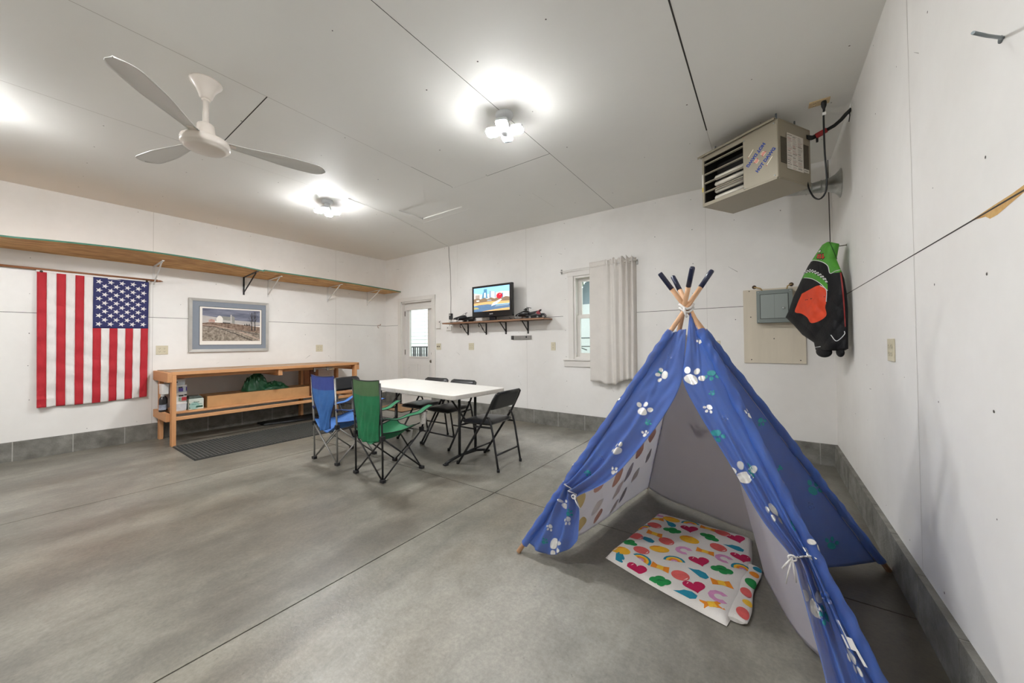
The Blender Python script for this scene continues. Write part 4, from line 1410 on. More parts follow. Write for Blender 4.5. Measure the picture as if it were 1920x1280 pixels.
# ---------------------------------------------------------------- television with a city park on its screen
M_gloss = mat('gloss_black_plastic', '0c0c0e', .15, spec=.6)
TX0, TX1, TY, TZ0, TZ1 = -3.902, -3.098, 4.400, 1.606, 2.112
t = thing('television', (-3.5, 4.44, SZ + .02), 'black flat television on the brown shelf showing a city park', 'television')
mb = MB(); mb.box((TX0, TY, TZ0), (TX1, TY + .045, TZ1)); mb.build('housing', M_gloss, t, bevel=.008)
mb = MB(); mb.box((TX0 + .06, TY + .045, TZ0 + .06), (TX1 - .06, TY + .10, TZ1 - .06)); mb.build('rear_cover', mat('matt_black_plastic', '161617', .5), t, bevel=.01)
mb = MB(); mb.box((-3.56, TY + .02, SZ + .028), (-3.44, TY + .05, TZ0 + .02)); mb.build('stand_neck', M_gloss, t)
mb = MB(); mb.prism([(-3.5 + .19 * cos(a * PI / 16), 4.455 + .085 * sin(a * PI / 16), SZ + .0205) for a in range(32)], (0, 0, .010)); mb.build('stand_base', M_gloss, t, bevel=.002)
s0, s1, z0, z1 = TX0 + .040, TX1 - .052, 1.700, 2.078
mb = MB()
LY = [TY - .0005]


def scr(pts, mi):
    LY[0] -= .00012
    mb.ngon([(lerp(s0, s1, x), LY[0], lerp(z0, z1, y)) for x, y in pts], mi)


scr([(0, 0), (1, 0), (1, 1), (0, 1)], 0)
scr([(0, .38), (1, .38), (1, .75), (.8, .78), (.5, .72), (.3, .7), (0, .8)], 1)      # haze of low buildings
scr([(.235, .55), (.27, .80), (.29, .80), (.29, .93), (.385, .93), (.39, .62), (.41, .55)], 2)
scr([(.30, .58), (.35, .58), (.35, .78), (.30, .78)], 3)
scr([(.45, .55), (.455, .84), (.62, .80), (.63, .55)], 4)
scr([(.50, .56), (.60, .56), (.60, .80), (.50, .82)], 3)
scr([(.05, .5), (.17, .5), (.17, .70), (.05, .70)], 5)
scr([(.80, .5), (.83, .5), (.83, .70), (.80, .70)], 2)
scr([(.86, .5), (.93, .5), (.93, .68), (.86, .68)], 3)
scr([(0, .33), (1, .36), (1, .52), (.9, .56), (.8, .50), (.7, .56), (.6, .50), (.5, .56), (.4, .50), (.3, .57), (.2, .52), (.1, .57), (0, .54)], 6)
scr([(.08, .43), (.16, .43), (.16, .49), (.08, .49)], 3)
scr([(.38, .42), (.52, .42), (.50, .47), (.40, .47)], 7)
scr([(0, .27), (1, .27), (1, .37), (.5, .40), (.25, .385), (0, .36)], 8)
scr([(0, 0), (1, 0), (1, .25), (.65, .235), (.4, .29), (.15, .28), (0, .24)], 9)
scr([(0, .10), (.16, .12), (.12, .18), (0, .2)], 10)
scr([(.22, 0), (1, 0), (1, .10), (.6, .06)], 8)
scr([(.60, .17), (.98, .2), (.98, .23), (.64, .21)], 7)
scr([(.50, .20), (.60, .24), (.70, .33), (.80, .44), (.77, .47), (.66, .40), (.56, .33)], 11)         # plain pale shape in the park
scr([(.735 + .083 * cos(a * PI / 10), .60 + .115 * sin(a * PI / 10)) for a in range(20)], 12)
scr([(.75 + .012 * cos(a * PI / 5), .65 + .018 * sin(a * PI / 5)) for a in range(10)], 13)
SM = []
for n, c, e in (('sky', '8cc6ee', 1.0), ('haze', 'c2bdb8', 1), ('tower', '4b7f9c', 1), ('pale_block', 'cfd6da', 1), ('office', '7f93a8', 1), ('brick', '9a8f86', 1), ('trees', '7b6650', 1), ('water_light', '8f9aa2', 1), ('dry_grass', 'd0a56c', 1), ('pond', '54708f', 1),
                ('reeds', 'a59b62', 1), ('pale_form', 'd3dbdf', 1), ('red_ball', 'b9122c', 1), ('shine', 'f3b9bb', 1)):
    SM.append(mat('screen_' + n, c, .3, emit=SCREEN_EMIT, var=.12 if n in ('trees', 'haze', 'pond', 'dry_grass', 'office', 'tower') else 0, vs=25))
mb.build('screen', SM, t)
mb = MB(); mb.text('SONY', .022, (-3.505, TY - .0012, 1.655), (1, 0, 0), (0, 0, 1), 0, .0006, 'CENTER', 1.15); mb.build('brand_lettering', mat('silver_print', 'c9c9c9', .4), t)

# ---------------------------------------------------------------- two model snowmobiles
M_mblk = mat('model_black', '1b1b1d', .35)
M_mred = mat('model_red', '8d1f2e', .4)
M_msil = mat('model_silver', 'a5a5a5', .35, metal=.6)
M_mgrey = mat('model_grey', '4a4b4c', .5)


def snowmobile(loc, rz, sc, label, accent):
    t = thing('model_snowmobile', (0, 0, 0), label, 'model', 'model snowmobiles on the television shelf')
    def P(x, y, z): return V((x, y, z)) * sc
    mb = MB()                                     # cowl: pointed nose rising to the windshield
    prof = [(.50, .16, .02, .05), (.42, .20, .07, .09), (.30, .24, .11, .15), (.16, .29, .13, .21), (.04, .31, .13, .22), (-.04, .27, .11, .17), (-.08, .23, .08, .12)]
    vs, n = [], 14
    for x, zt, hw, hh in prof:
        for k in range(n):
            a = 2 * PI * k / n
            vs.append(P(x, hw * cos(a), zt - hh / 2 + hh / 2 * sin(a)))
    fs = [(i * n + k, i * n + (k + 1) % n, (i + 1) * n + (k + 1) % n, (i + 1) * n + k) for i in range(len(prof) - 1) for k in range(n)]
    fs += [tuple(range(n))[::-1], tuple((len(prof) - 1) * n + k for k in range(n))]
    mb.add(vs, fs, 0, True)
    cw = mb.build('cowl', M_mblk, t)
    mb = MB(); mb.prism([P(.12, -.09, .31), P(.02, -.10, .36), P(.02, .10, .36), P(.12, .09, .31)], P(.0, 0, .012)); mb.build('windshield', M_mgrey, cw)
    mb = MB(); mb.tube([P(-.02, 0, .28), P(-.03, 0, .385)], .012 * sc, 8); mb.tube([P(-.05, -.15, .385), P(-.03, -.05, .39), P(-.03, .05, .39), P(-.05, .15, .385)], .012 * sc, 8); mb.build('handlebar', M_mblk, t)
    mb = MB(); mb.prism([P(-.05, -.05, .22), P(-.45, -.05, .27), P(-.52, -.05, .31), P(-.50, -.05, .25), P(-.35, -.05, .20), P(-.08, -.05, .16)], P(0, .10, 0)); mb.build('seat', M_mblk, t, bevel=.006 * sc)
    mb = MB(); mb.prism([P(-.34, -.052, .20), P(-.50, -.052, .30), P(-.46, -.052, .22), P(-.52, -.052, .13), P(-.44, -.052, .12), P(-.38, -.052, .17)], P(0, .104, 0)); mb.build('tail_panel', accent, t)
    mb = MB(); mb.beam(P(.05, 0, .12), P(-.55, 0, .13), .17 * sc, .02 * sc); mb.build('tunnel', M_mgrey, t)
    mb = MB()                                     # rubber track loop with lugs
    loop = [P(.02, 0, .05 + .045 + .0)] + [P(.02 + .045 * cos(a), 0, .055 + .045 * sin(a)) for a in [PI / 2 - k * PI / 6 for k in range(7)]] + [P(-.62 + .05 * cos(a), 0, .06 + .05 * sin(a)) for a in [-PI / 2 - k * PI / 6 for k in range(7)]] + [P(.02, 0, .10)]
    for a, b_ in zip(loop, loop[1:]):
        if (b_ - a).length > 1e-4:
            mb.beam(a, b_, .13 * sc, .014 * sc, (0, 1, 0) if abs((b_ - a).normalized().y) < .5 else (0, 0, 1))
    k = -.6
    while k < .03:
        mb.box(P(k, -.065, .0), P(k + .012, .065, .012)); k += .06
    mb.build('track', M_mblk, t)
    for x in (-.62, -.40, -.10):
        mb = MB(); mb.lathe(P(x, -.05, .058), [(.038 * sc, 0), (.038 * sc, .10 * sc)], 14, (0, 1, 0)); mb.build('bogie_wheel', M_msil, t)
    for s in (-1, 1):
        mb = MB(); mb.tube([P(.66, s * .17, .075), P(.60, s * .17, .025), P(.50, s * .17, .010), P(.14, s * .17, .010)], .018 * sc, 8, flat=.5); sk = mb.build('ski', M_msil if accent is M_mgrey else M_mblk, t)
        mb = MB(); mb.tube([P(.34, s * .17, .015), P(.32, s * .14, .15), P(.24, s * .06, .17)], .012 * sc, 8); mb.tube([P(.34, s * .17, .06), P(.22, s * .07, .09)], .010 * sc, 8); mb.build('spindle', M_msil, sk)
    t.location = loc
    t.rotation_euler = (0, 0, rz)
    return t


snowmobile((-2.875, 4.475, SZ + .0205), PI + .03, .43, 'black and red model snowmobile right of the television', M_mred)
snowmobile((-4.125, 4.475, SZ + .0205), PI + .95, .40, 'black model snowmobile left of the television, angled outward', M_mgrey)

# ---------------------------------------------------------------- small fittings around the side door
t = thing('door_chime', (-4.575, YB, 1.62), 'black wall transmitter on the thin cable beside the shelf end', 'transmitter')
mb = MB(); mb.box((-4.612, YB - .030, 1.622), (-4.540, YB, 1.728)); mb.build('case', mat('black_case', '222324', .4), t, bevel=.006)
mb = MB(); mb.box((-4.600, YB - .0315, 1.688), (-4.572, YB - .0295, 1.715)); mb.build('button', mat('pale_button', 'b9b9b4', .5), t)
mb = MB()
pts = [(-4.039, 2.35, H - .006), (-4.10, 3.0, H - .007), (-4.30, 3.7, H - .007), (-4.52, 4.25, H - .006), (-4.625, YB - .008, H - .01), (-4.622, YB - .006, 2.75), (-4.600, YB - .007, 2.60), (-4.588, YB - .006, 2.40), (-4.592, YB - .005, 2.2), (-4.578, YB - .006, 2.0), (-4.587, YB - .006, 1.80), (-4.58, YB - .012, 1.73)]
mb.tube(pts[:5], .0025, 6, 1); mb.tube(pts[4:], .0042, 6)
mb.tube([(-4.57, YB - .006, 1.622), (-4.60, YB - .006, 1.56), (-4.615, YB - .006, 1.508)], .004, 6)
tag(mb.build('low_voltage_cable', [mat('grey_cable', '8b8680', .6), mat('painted_cable', 'cfcdc7', .6)]), 'thin grey cable running down the back wall to the black transmitter', 'cable')
t = thing('opener_button', (-4.625, YB, 1.42), 'white square opener button under the left end of the television shelf', 'button')
mb = MB(); mb.box((-4.69, YB - .026, 1.422), (-4.565, YB, 1.510)); mb.build('case', M_trim, t, bevel=.01)
mb = MB(); mb.lathe((-4.645, YB - .027, 1.475), [(.009, 0), (.009, -.002), (.002, -.0025)], 14, (0, 1, 0)); mb.build('push_button', M_black, t)
t = thing('door_sensor', (-4.9, YB, 1.468), 'tall white plastic box between the side door casing and the shelf', 'control box')
mb = MB(); mb.box((-4.948, YB - .030, 1.470), (-4.842, YB, 1.612)); mb.build('case', M_trim, t, bevel=.005)
mb = MB(); mb.box((-4.858, YB - .034, 1.575), (-4.846, YB - .028, 1.600)); mb.build('switch', M_black, t)
t = thing('light_switch', (-4.9, YB, 1.14), 'ivory double light switch beside the side door casing', 'switch')
mb = MB(); mb.box((-4.958, YB - .008, 1.084), (-4.843, YB - .0005, 1.198)); mb.build('cover_plate', M_plate, t, bevel=.002)
for x in (-4.923, -4.878):
    mb = MB(); mb.obox((x, YB - .014, 1.142), (.005, 0, 0), (0, .008, .004), (0, -.003, .008)); mb.build('toggle', M_slot, t)
t = thing('level_bar', (-3.075, YB, 1.244), 'short grey metal level mounted on the back wall under the shelf', 'level')
mb = MB(); mb.box((-3.206, YB - .022, 1.250), (-2.895, YB, 1.308)); mb.build('body', mat('grey_metal_bar', '8d8a86', .45, metal=.5, var=.1, vs=20), t, bevel=.002)
mb = MB(); mb.box((-3.258, YB - .022, 1.248), (-3.222, YB, 1.308)); mb.build('end_piece', mat('dark_metal', '4a4745', .5, metal=.4), t)
mb = MB(); mb.lathe((-2.975, YB - .0222, 1.285), [(.014, 0), (.014, -.002), (.004, -.003)], 16, (0, 1, 0)); mb.build('vial', M_black, t)

# ================================================================ curtain on a rod over the window
YC = YB - .085
t = thing('curtain', (-1.62, YC, .66), 'off white curtain gathered on a rod over the right part of the window', 'curtain')
M_curt = mat('off_white_curtain', 'd8d3cc', .9, var=.04, vs=8, bump=.15, bs=150)


def curt(u, v):
    """u across, v from hem (0) to heading (1)"""
    x = lerp(-1.925, -1.325, u)
    gather = smoothstep((u - .30) / .25)
    am = lerp(.006, .026, gather) * (1 if v < .9 else 1.1)
    y = YC - am * sin(2 * PI * (.6 + 5.0 * u * u)) * (1 + .3 * sin(3 * v + 5 * u)) - .010 * gather * sin(2 * PI * 9.5 * u + 1) * max(0, (v - .55) / .45) - .006 * sin(5 * v + 9 * u)
    if v > .935:
        y -= .010 * gather * sin(2 * PI * 17 * u)
    z = lerp(.68, 2.262, v)
    z += (-.028 * smoothstep((u - .25) / .1) * (1 if u < .55 else max(0, 1 - (u - .55) / .1)) + .05 * smoothstep((u - .5) / .4)) * (1 - v) ** 3
    z += (.016 * gather * sin(2 * PI * 11 * u) + .01 * u) * max(0, (v - .9) / .1)
    x += .012 * sin(6 * v) * (1 - u) * 0 - .008 * (1 - v) * sin(8 * u)
    if u > .93:
        y += (u - .93) / .07 * .07
    return V((x, y, z))


mb = MB(); mb.sheet(curt, 110, 60, .0018); mb.build('drape', M_curt, t)
mb = MB()
mb.sheet(lambda u, v: curt(u, .955 + .012 * v) + V((0, -.003, 0)), 90, 1, .001)
mb.build('rod_pocket_seam', M_curt, t)
t = thing('curtain_rod', (-1.85, YC, 2.19), 'thin white curtain rod above the window', 'rod')
mb = MB(); mb.tube([(-2.375, YB - .003, 2.190), (-2.37, YC + .03, 2.195), (-2.35, YC + .013, 2.197), (-1.6, YC + .013, 2.212), (-1.335, YC + .013, 2.222), (-1.318, YC + .03, 2.222), (-1.315, YB - .003, 2.22)], .006, 8); mb.build('rod', M_trim, t)
for x in (-2.375, -1.315):
    mb = MB(); mb.box((x - .008, YB - .014, 2.17), (x + .008, YB, 2.235)); mb.build('rod_bracket', mat('rod_hook', '8c8a86', .4, metal=.6), t)
# hook over the curtain pull: thin wand
# ================================================================ breaker panel on its plywood board
t = thing('plywood_board', (.05, YB, .97), 'cream painted plywood board on the back wall carrying the breaker box', 'board')
mb = MB(); mb.box((-.205, YB - .0165, .966), (.309, YB, 1.738)); mb.build('board', mat('cream_plywood', 'd3c9b6', .7, var=.07, vs=3, stretch=(3, 1, .3)), t, bevel=.0015)
mb = MB()
for x, z in ((-.15, 1.725), (-.14, 1.45), (-.14, 1.0), (.265, 1.0), (.055, 1.22)):
    mb.lathe((x, YB - .0166, z), [(.006, 0), (.005, -.0015), (.002, -.002)], 8, (0, 1, 0))
mb.build('screw', M_nail, t)
t = thing('breaker_box', (.06, YB - .02, 1.38), 'grey steel breaker box mounted on the cream plywood board', 'breaker box')
M_grey = mat('grey_enamel_steel', '7f8783', .45, metal=.15)
YP = YB - .017
mb = MB(); mb.box((-.086, YP - .085, 1.382), (.209, YP, 1.712)); mb.build('cabinet', M_grey, t, bevel=.003)
mb = MB(); mb.box((-.086, YP - .092, 1.382), (.209, YP - .086, 1.712)); mb.build('cover', M_grey, t, bevel=.003)
mb = MB(); mb.box((-.057, YP - .0928, 1.420), (.177, YP - .0922, 1.673)); mb.build('door_gap', mat('dark_gap', '3c403e', .7), t)
mb = MB(); mb.box((-.052, YP - .097, 1.425), (.172, YP - .0925, 1.668)); d = mb.build('door', mat('grey_enamel_door', '939b97', .42, metal=.15), t, bevel=.002)
mb = MB(); mb.box((.06, YP - .0985, 1.428), (.064, YP - .097, 1.665)); mb.build('crease', M_grey, d)
mb = MB(); mb.lathe((.138, YP - .0972, 1.525), [(.013, 0), (.012, -.004), (.003, -.005)], 14, (0, 1, 0)); mb.build('latch', mat('bright_zinc', 'b5b9b8', .3, metal=.8), d)
mb = MB()
for x, z in ((-.07, 1.40), (.19, 1.40), (-.07, 1.695), (.19, 1.695)):
    mb.lathe((x, YP - .0922, z), [(.006, 0), (.005, -.003), (.001, -.0035)], 8, (0, 1, 0))
mb.build('screw', mat('bright_zinc', 'b5b9b8'), t)
M_romex = mat('tan_cable', 'b79a66', .6)
for k, pts in enumerate((((-.035, YP - .05, 1.712), (-.05, YP - .055, 1.74), (-.085, YP - .01, 1.758), (-.105, YB - .005, 1.762)), ((.165, YP - .05, 1.712), (.172, YP - .055, 1.745), (.198, YB - .015, 1.765), (.205, YB - .005, 1.765)))):
    mb = MB(); mb.tube(pts, .006, 8); o_ = V(pts[-1])
    tag(mb.build('supply_cable', M_romex), ('tan cable entering the wall above the left corner of the breaker box', 'tan cable entering the wall above the right corner of the breaker box')[k], 'cable', 'tan cables above the breaker box')
mb = MB()
for x in (-.105, .205):
    mb.lathe((x, YB - .0005, 1.766), [(.02, 0), (.018, -.0015), (.003, -.0016)], 12, (0, 1, 0))
mb.build('wall_back_holes', mat('raw_hole', '4b3a2c', .9), kind='structure')
# bolt left in the right wall and near-frame hook
mb = MB(); mb.tube([(XR + .005, 1.548, 2.005), (XR - .05, 1.47, 1.985), (XR - .09, 1.415, 1.975)], .004, 8); mb.lathe((XR - .001, 1.55, 2.006), [(.010, 0), (.009, -.003), (.002, -.004)], 12, (1, 0, 0))
tag(mb.build('wall_hook', M_galv), 'thin grey metal hook sticking out high on the right wall', 'hook')
# ================================================================ play tent geometry
TF = {'LF': V((-1.179, 1.712, 0)), 'RB': V((.49, 2.664, 0)), 'LB': V((-.824, 3.061, 0)), 'RF': V((.335, 1.490, 0))}
TA = V((-.360, 2.177, 1.390))


def pole(k, v):
    """v = 0 at the crossing, 1 at the foot"""
    return TA + (TF[k] - TA) * v


def chain(pts, ts=None):
    pts = [V(p) for p in pts]
    if ts is None:
        L = [0]
        for a, b in zip(pts, pts[1:]):
            L.append(L[-1] + (b - a).length)
        ts = [x / L[-1] for x in L]
    return list(zip(ts, pts))


HEM = {
    'right': chain([pole('RF', .955), (.245, 1.63, .05), (.165, 1.73, .035), (.085, 1.83, .03), (.01, 2.06, .03), (-.03, 2.24, .03), (.03, 2.345, .03), (.14, 2.405, .03), (.28, 2.515, .03), pole('RB', .965)]),
    'left': chain([pole('LF', .96), (-1.03, 1.845, .06), (-.935, 2.0, .05), (-.875, 2.42, .035), (-.835, 2.80, .03), pole('LB', .985)]),
    'back': chain([pole('LB', .985), (-.64, 2.885, .03), (-.44, 2.80, .03), (-.10, 2.665, .03), (.18, 2.62, .04), pole('RB', .965)]),
}
TOP = {'right': ('RF', 'RB'), 'left': ('LF', 'LB'), 'back': ('LB', 'RB')}
VTOP = .105


def inw(k):
    """back corners: the lining lies inside the pole sleeve"""
    return V((0, 0, 0)) if k in ('LF', 'RF') else V((TA.x - TF[k].x, TA.y - TF[k].y, 0)).normalized() * .024


def side_panel(k):
    a, b = TOP[k]
    def fn(u, t):
        top = lerp(pole(a, VTOP) + inw(a), pole(b, VTOP) + inw(b), u) + V((0, 0, -.012 * sin(PI * u)))
        bot = smooth_at(HEM[k], u) + inw(a) * max(0, 1 - 8 * u) + inw(b) * max(0, 8 * u - 7)
        p = lerp(top, bot, t)
        w = sin(PI * u)
        p = p + V((0, 0, -.02 * w * t * 0))
        n = V((-(pole(b, 1) - pole(a, 1)).y, (pole(b, 1) - pole(a, 1)).x, 0)).normalized()
        return p + n * (.006 * sin(9 * u + 2.5 * t) * w * t + .004 * sin(17 * u - 4 * t) * w)
    return fn


FN = (TF['RF'] - TF['LF']).cross(TA - TF['LF']).normalized()      # normal of the front face
if FN.y > 0:
    FN = -FN
# free edges of the two door flaps, top to bottom: (point, fraction down the pole it hangs from)
FLAP = {
    'RF': [((-.340, 2.161, 1.359), .085), ((-.348, 2.083, 1.171), .19), ((-.354, 2.013, 1.003), .295), ((-.273, 1.938, .853), .40), ((-.138, 1.837, .660), .53), ((-.028, 1.751, .495), .635), ((.063, 1.698, .399), .695),
           ((.084, 1.665, .327), .745), ((.105, 1.624, .239), .81), ((.130, 1.577, .135), .89), ((.140, 1.552, .078), .955)],
    'LF': [((-.353, 2.124, 1.265), .105), ((-.354, 2.066, 1.13), .20), ((-.359, 2.014, 1.003), .285), ((-.405, 1.967, .875), .37), ((-.502, 1.910, .706), .48), ((-.665, 1.843, .489), .615), ((-.846, 1.815, .362), .70),
           ((-.852, 1.808, .345), .735), ((-.823, 1.790, .309), .79), ((-.812, 1.744, .205), .87), ((-.813, 1.733, .176), .955)],
}


def flap(k):
    E = FLAP[k]
    n = len(E)
    ts = [i / (n - 1) for i in range(n)]
    ed = [(t, V(e[0])) for t, e in zip(ts, E)]
    pv = [(t, V((e[1], 0, 0))) for t, e in zip(ts, E)]
    lat = (TF['RF'] - TF['LF']).normalized() * (1 if k == 'RF' else -1)
    def fn(u, t):
        i = smooth_at(ed, t)
        o = pole(k, smooth_at(pv, t).x)
        p = lerp(i, o, u)
        if k == 'LF' and t > .8:                       # the hem of the left flap dips between its corners
            p = p + V((0, 0, -.075 * sin(PI * min(1, u * 1.05)) * ((t - .8) / .2) ** 2)) 
        tie = math.exp(-((t - .68) / .17) ** 2)
        low = max(0., min(1., (t - .25) / .25))
        w = min(1., u * 6) * min(1., (1 - u) * 4)
        w2 = min(1., (1 - u) * 4)
        a = (.015 + .013 * tie) * low
        f = a * sin(2 * PI * (2.6 * u) + 1.2 + 1.1 * t) * w2 + .5 * a * sin(2 * PI * 4.7 * u + 5 * t) * w
        up = (1 - low) * .007 * sin(7 * u + 11 * t) * w + .0022 * sin(34 * t + 9 * u + 3 * sin(13 * u)) * w + .0016 * sin(61 * t - 14 * u) * w
        return p + FN * (f + up + .004)
    return fn


SURF = {'right': side_panel('right'), 'left': side_panel('left'), 'back': side_panel('back'), 'flapR': flap('RF'), 'flapL': flap('LF')}


def pole_side(k):
    """poles pass beside each other at the crossing"""
    return V((-(TF[k] - TA).y, (TF[k] - TA).x, 0)).normalized() * .0125


def sleeve(k):
    """gathered cloth tube round a pole; u goes round, t runs down"""
    ax = (TF[k] - TA).normalized()
    a = ax.cross(V((0, 0, 1))).normalized()
    b = ax.cross(a)
    off = pole_side(k)
    def fn(u, t):
        th = 2 * PI * u
        v = lerp(VTOP - .01, .962, t)
        r = .0212 + .0030 * sin(46 * t + 2 * th) * (.4 + .6 * abs(sin(7 * t))) + .0022 * sin(90 * t - 3 * th + 5 * sin(9 * t)) + .0020 * sin(3 * th + 9 * t)
        sw = V((0, 0, -.0012 * (1 + sin(11 * t))))
        return pole(k, v) + off * (1 - v) + (a * cos(th) + b * sin(th)) * r + sw
    return fn


for _k in ('LF', 'RF', 'LB', 'RB'):
    SURF['sleeve' + _k] = sleeve(_k)
# ================================================================ unit heater hung under the ceiling
TH = -.5288
HU, HN = V((cos(TH), sin(TH), 0)), V((-sin(TH), cos(TH), 0))
HW, HD, HH = .627, .415, .4515
HO = V((-.4514, 3.6173, 2.3985))                  # front left bottom corner


def hq(x, y, z):
    return HO + HU * x + HN * y + V((0, 0, z))


def hbox(mb, x0, x1, y0, y1, z0, z1, mi=0):
    mb.obox(hq((x0 + x1) / 2, (y0 + y1) / 2, (z0 + z1) / 2), HU * (x1 - x0) / 2, HN * (y1 - y0) / 2, V((0, 0, (z1 - z0) / 2)), mi)


M_heat = mat('taupe_enamel', '9a9280', .42, metal=.15, var=.03, vs=5)
M_heatd = mat('dark_interior', '17130f', .8)
M_tubes = mat('aluminised_tube', 'ded8cb', .45, metal=.2)
t = thing('unit_heater', hq(HW / 2, HD / 2, HH), 'taupe box shaped gas unit heater hung below the ceiling in the right corner', 'heater')
ox0, ox1, oz0, oz1 = .019, .367, .030, .404
mb = MB()                                          # shell with an open front bay
e = .012
hbox(mb, 0, HW, e, HD, HH - e, HH); hbox(mb, 0, HW, e, HD, 0, e); hbox(mb, 0, e, e, HD, e, HH - e); hbox(mb, HW - e, HW, 0, HD, e, HH - e); hbox(mb, 0, HW, HD - e, HD, e, HH - e)
mb.build('casing', M_heat, t, bevel=.002)
mb = MB()
hbox(mb, 0, ox0, 0, e, 0, HH); hbox(mb, ox1, HW - e, 0, e, 0, HH); hbox(mb, ox0, ox1, 0, e, oz1, HH); hbox(mb, ox0, ox1, 0, e, 0, oz0)
hbox(mb, ox1 + .003, HW - .004, -.003, 0, .012, HH - .045)
fp = mb.build('front_panel', M_heat, t, bevel=.0015)
mb = MB()
hbox(mb, ox0, ox1, .17, .175, oz0, oz1); hbox(mb, e, ox0 + .004, e, .17, oz0, oz1); hbox(mb, ox1 - .002, ox1 + .004, e, .17, oz0, oz1); hbox(mb, ox0, ox1, e, .17, oz1, oz1 + .006); hbox(mb, ox0, ox1, e, .17, oz0 - .006, oz0)
mb.build('inner_cavity', M_heatd, t)
for z in (.362, .276, .198, .118):
    mb = MB()
    mb.obox(hq((ox0 + ox1) / 2, .014, z + .004), HU * (ox1 - ox0 - .004) / 2, HN * .012 + V((0, 0, .006)), (HN * -.006 + V((0, 0, .012))).normalized() * .0012)
    hbox(mb, ox0 + .002, ox1 - .002, -.001, .004, z + .004, z + .012)
    mb.build('louver_blade', M_heat, t)
for z in (.235, .180, .120, .060):
    mb = MB(); mb.tube([hq(.085, .060, z), hq(.095, .058, z), hq(ox1 - .003, .055, z)], [.012, .020, .020], 14); mb.build('heat_tube', M_tubes, t)
mb = MB()
hbox(mb, -.028, .612, -.022, .06, HH + .002, HH + .006); hbox(mb, -.028, .612, -.022, -.019, HH - .012, HH + .006)
for k in range(7):
    hbox(mb, .02 + k * .085, .065 + k * .085, -.012, -.004, HH + .0062, HH + .0068, 1)
hbox(mb, .02, .60, .10, .30, HH, HH + .010)
mb.build('mounting_rail', [M_heat, M_heatd], t)
mb = MB()
for x, y in ((.06, .10), (.56, .10), (.06, .34), (.56, .34)):
    mb.tube([hq(x, y, HH), hq(x, y, HH + .092)], .006, 8)
mb.build('hanger_rod', M_galv, t)
# lettering on the access panel: the sticker reads both ways up
M_blue = mat('blue_lettering', '26418f', .5); M_redl = mat('red_lettering', 'c2202c', .5); M_wline = mat('cream_line', 'e8e1cc', .5)
mb = MB()
FZ = -.0038
a1 = math.atan2(.223 - .123, .591 - .484)
xd = HU * cos(a1) + V((0, 0, sin(a1))); yd = -HU * sin(a1) + V((0, 0, cos(a1)))
mb.text('HOT DAWG', .036, hq(.5385, FZ, .173), xd, yd, 0, .0022, 'CENTER', .90)
mb.text('HOT DAWG', .036, hq(.4650, FZ, .2455), -xd, -yd, 0, .0022, 'CENTER', .90)
for c, s in ((hq(.523, FZ, .232), 1), (hq(.473, FZ, .196), -1)):
    for k in range(3):
        d = yd * s * (.009 - .009 * k)
        mb.obox(c + d, xd * (.011 + .004 * k), HN * .0003, yd * .0028, 1)
    mb.obox(c + yd * s * 0, xd * .013, HN * .00028, yd * .016, 2)
for a, b_ in (((.412, .255), (.450, .299)), ((.547, .132), (.586, .180))):
    p, q = hq(a[0], FZ, a[1]), hq(b_[0], FZ, b_[1])
    d = (q - p); n_ = d.cross(HN).normalized()
    mb.obox((p + q) / 2, d / 2, HN * .0003, n_ * .0026, 2)
    mb.obox(p - d * .06, d * .05, HN * .0003, n_ * .0022, 1)
mb.build('lettering', [M_blue, M_redl, M_wline], fp)
mb = MB(); hbox(mb, .0, .010, -.0012, 0, .16, .29, 0); hbox(mb, .0, .010, -.0014, 0, .135, .175, 1); mb.build('side_sticker', [mat('sticker_white', 'dcd8d0', .5), mat('sticker_yellow', 'd9c24a', .5)], fp)
# right side: two vent grilles, rating sheet, small label
for y0, y1 in ((.028, .100), (.312, .390)):
    mb = MB()
    hbox(mb, HW - .0005, HW + .0006, y0, y1, .125, .320, 0)
    z = .130
    while z < .318:
        hbox(mb, HW + .0005, HW + .003, y0, y1, z, z + .0032, 1); z += .0088
    y = y0 + .002
    while y < y1:
        hbox(mb, HW + .0005, HW + .0028, y, y + .0018, .125, .320, 1); y += .010
    mb.build('vent_grille', [M_heatd, mat('grille_metal', '6c6557', .5, metal=.2)], t)
mb = MB()
hbox(mb, HW + .003, HW + .0042, .100, .311, .092, .362, 0)
rnd = random.Random(2)
for c0, c1 in ((.106, .166), (.172, .234), (.240, .305)):
    z = .350
    while z > .10:
        k = rnd.random()
        mi = 1 if k < .6 else (2 if k < .85 else 3)
        w = (c1 - c0) * rnd.uniform(.5, 1)
        hbox(mb, HW + .0042, HW + .0044, c0, c0 + w, z - (.0022 if mi < 3 else .004), z, mi)
        z -= rnd.uniform(.0055, .009) if mi < 3 else .014
hbox(mb, HW + .003, HW + .0040, .316, .384, .100, .128, 0); hbox(mb, HW + .004, HW + .0042, .325, .372, .110, .117, 1)
mb.build('rating_sheet', [mat('label_paper', 'd9d4cb', .6), mat('print_grey', '9d9890', .6), mat('print_red', 'a3564e', .6), mat('print_black', '4d4943', .6)], t)
mb = MB()
for x, z in ((.378, HH - .05), (.60, .03), (.378, .02), (.60, HH - .03)):
    mb.lathe(hq(x, -.003, z), [(.006, 0), (.005, -.003), (.001, -.0035)], 8, HN)
mb.build('screw', mat('bright_zinc', 'b5b9b8'), t)
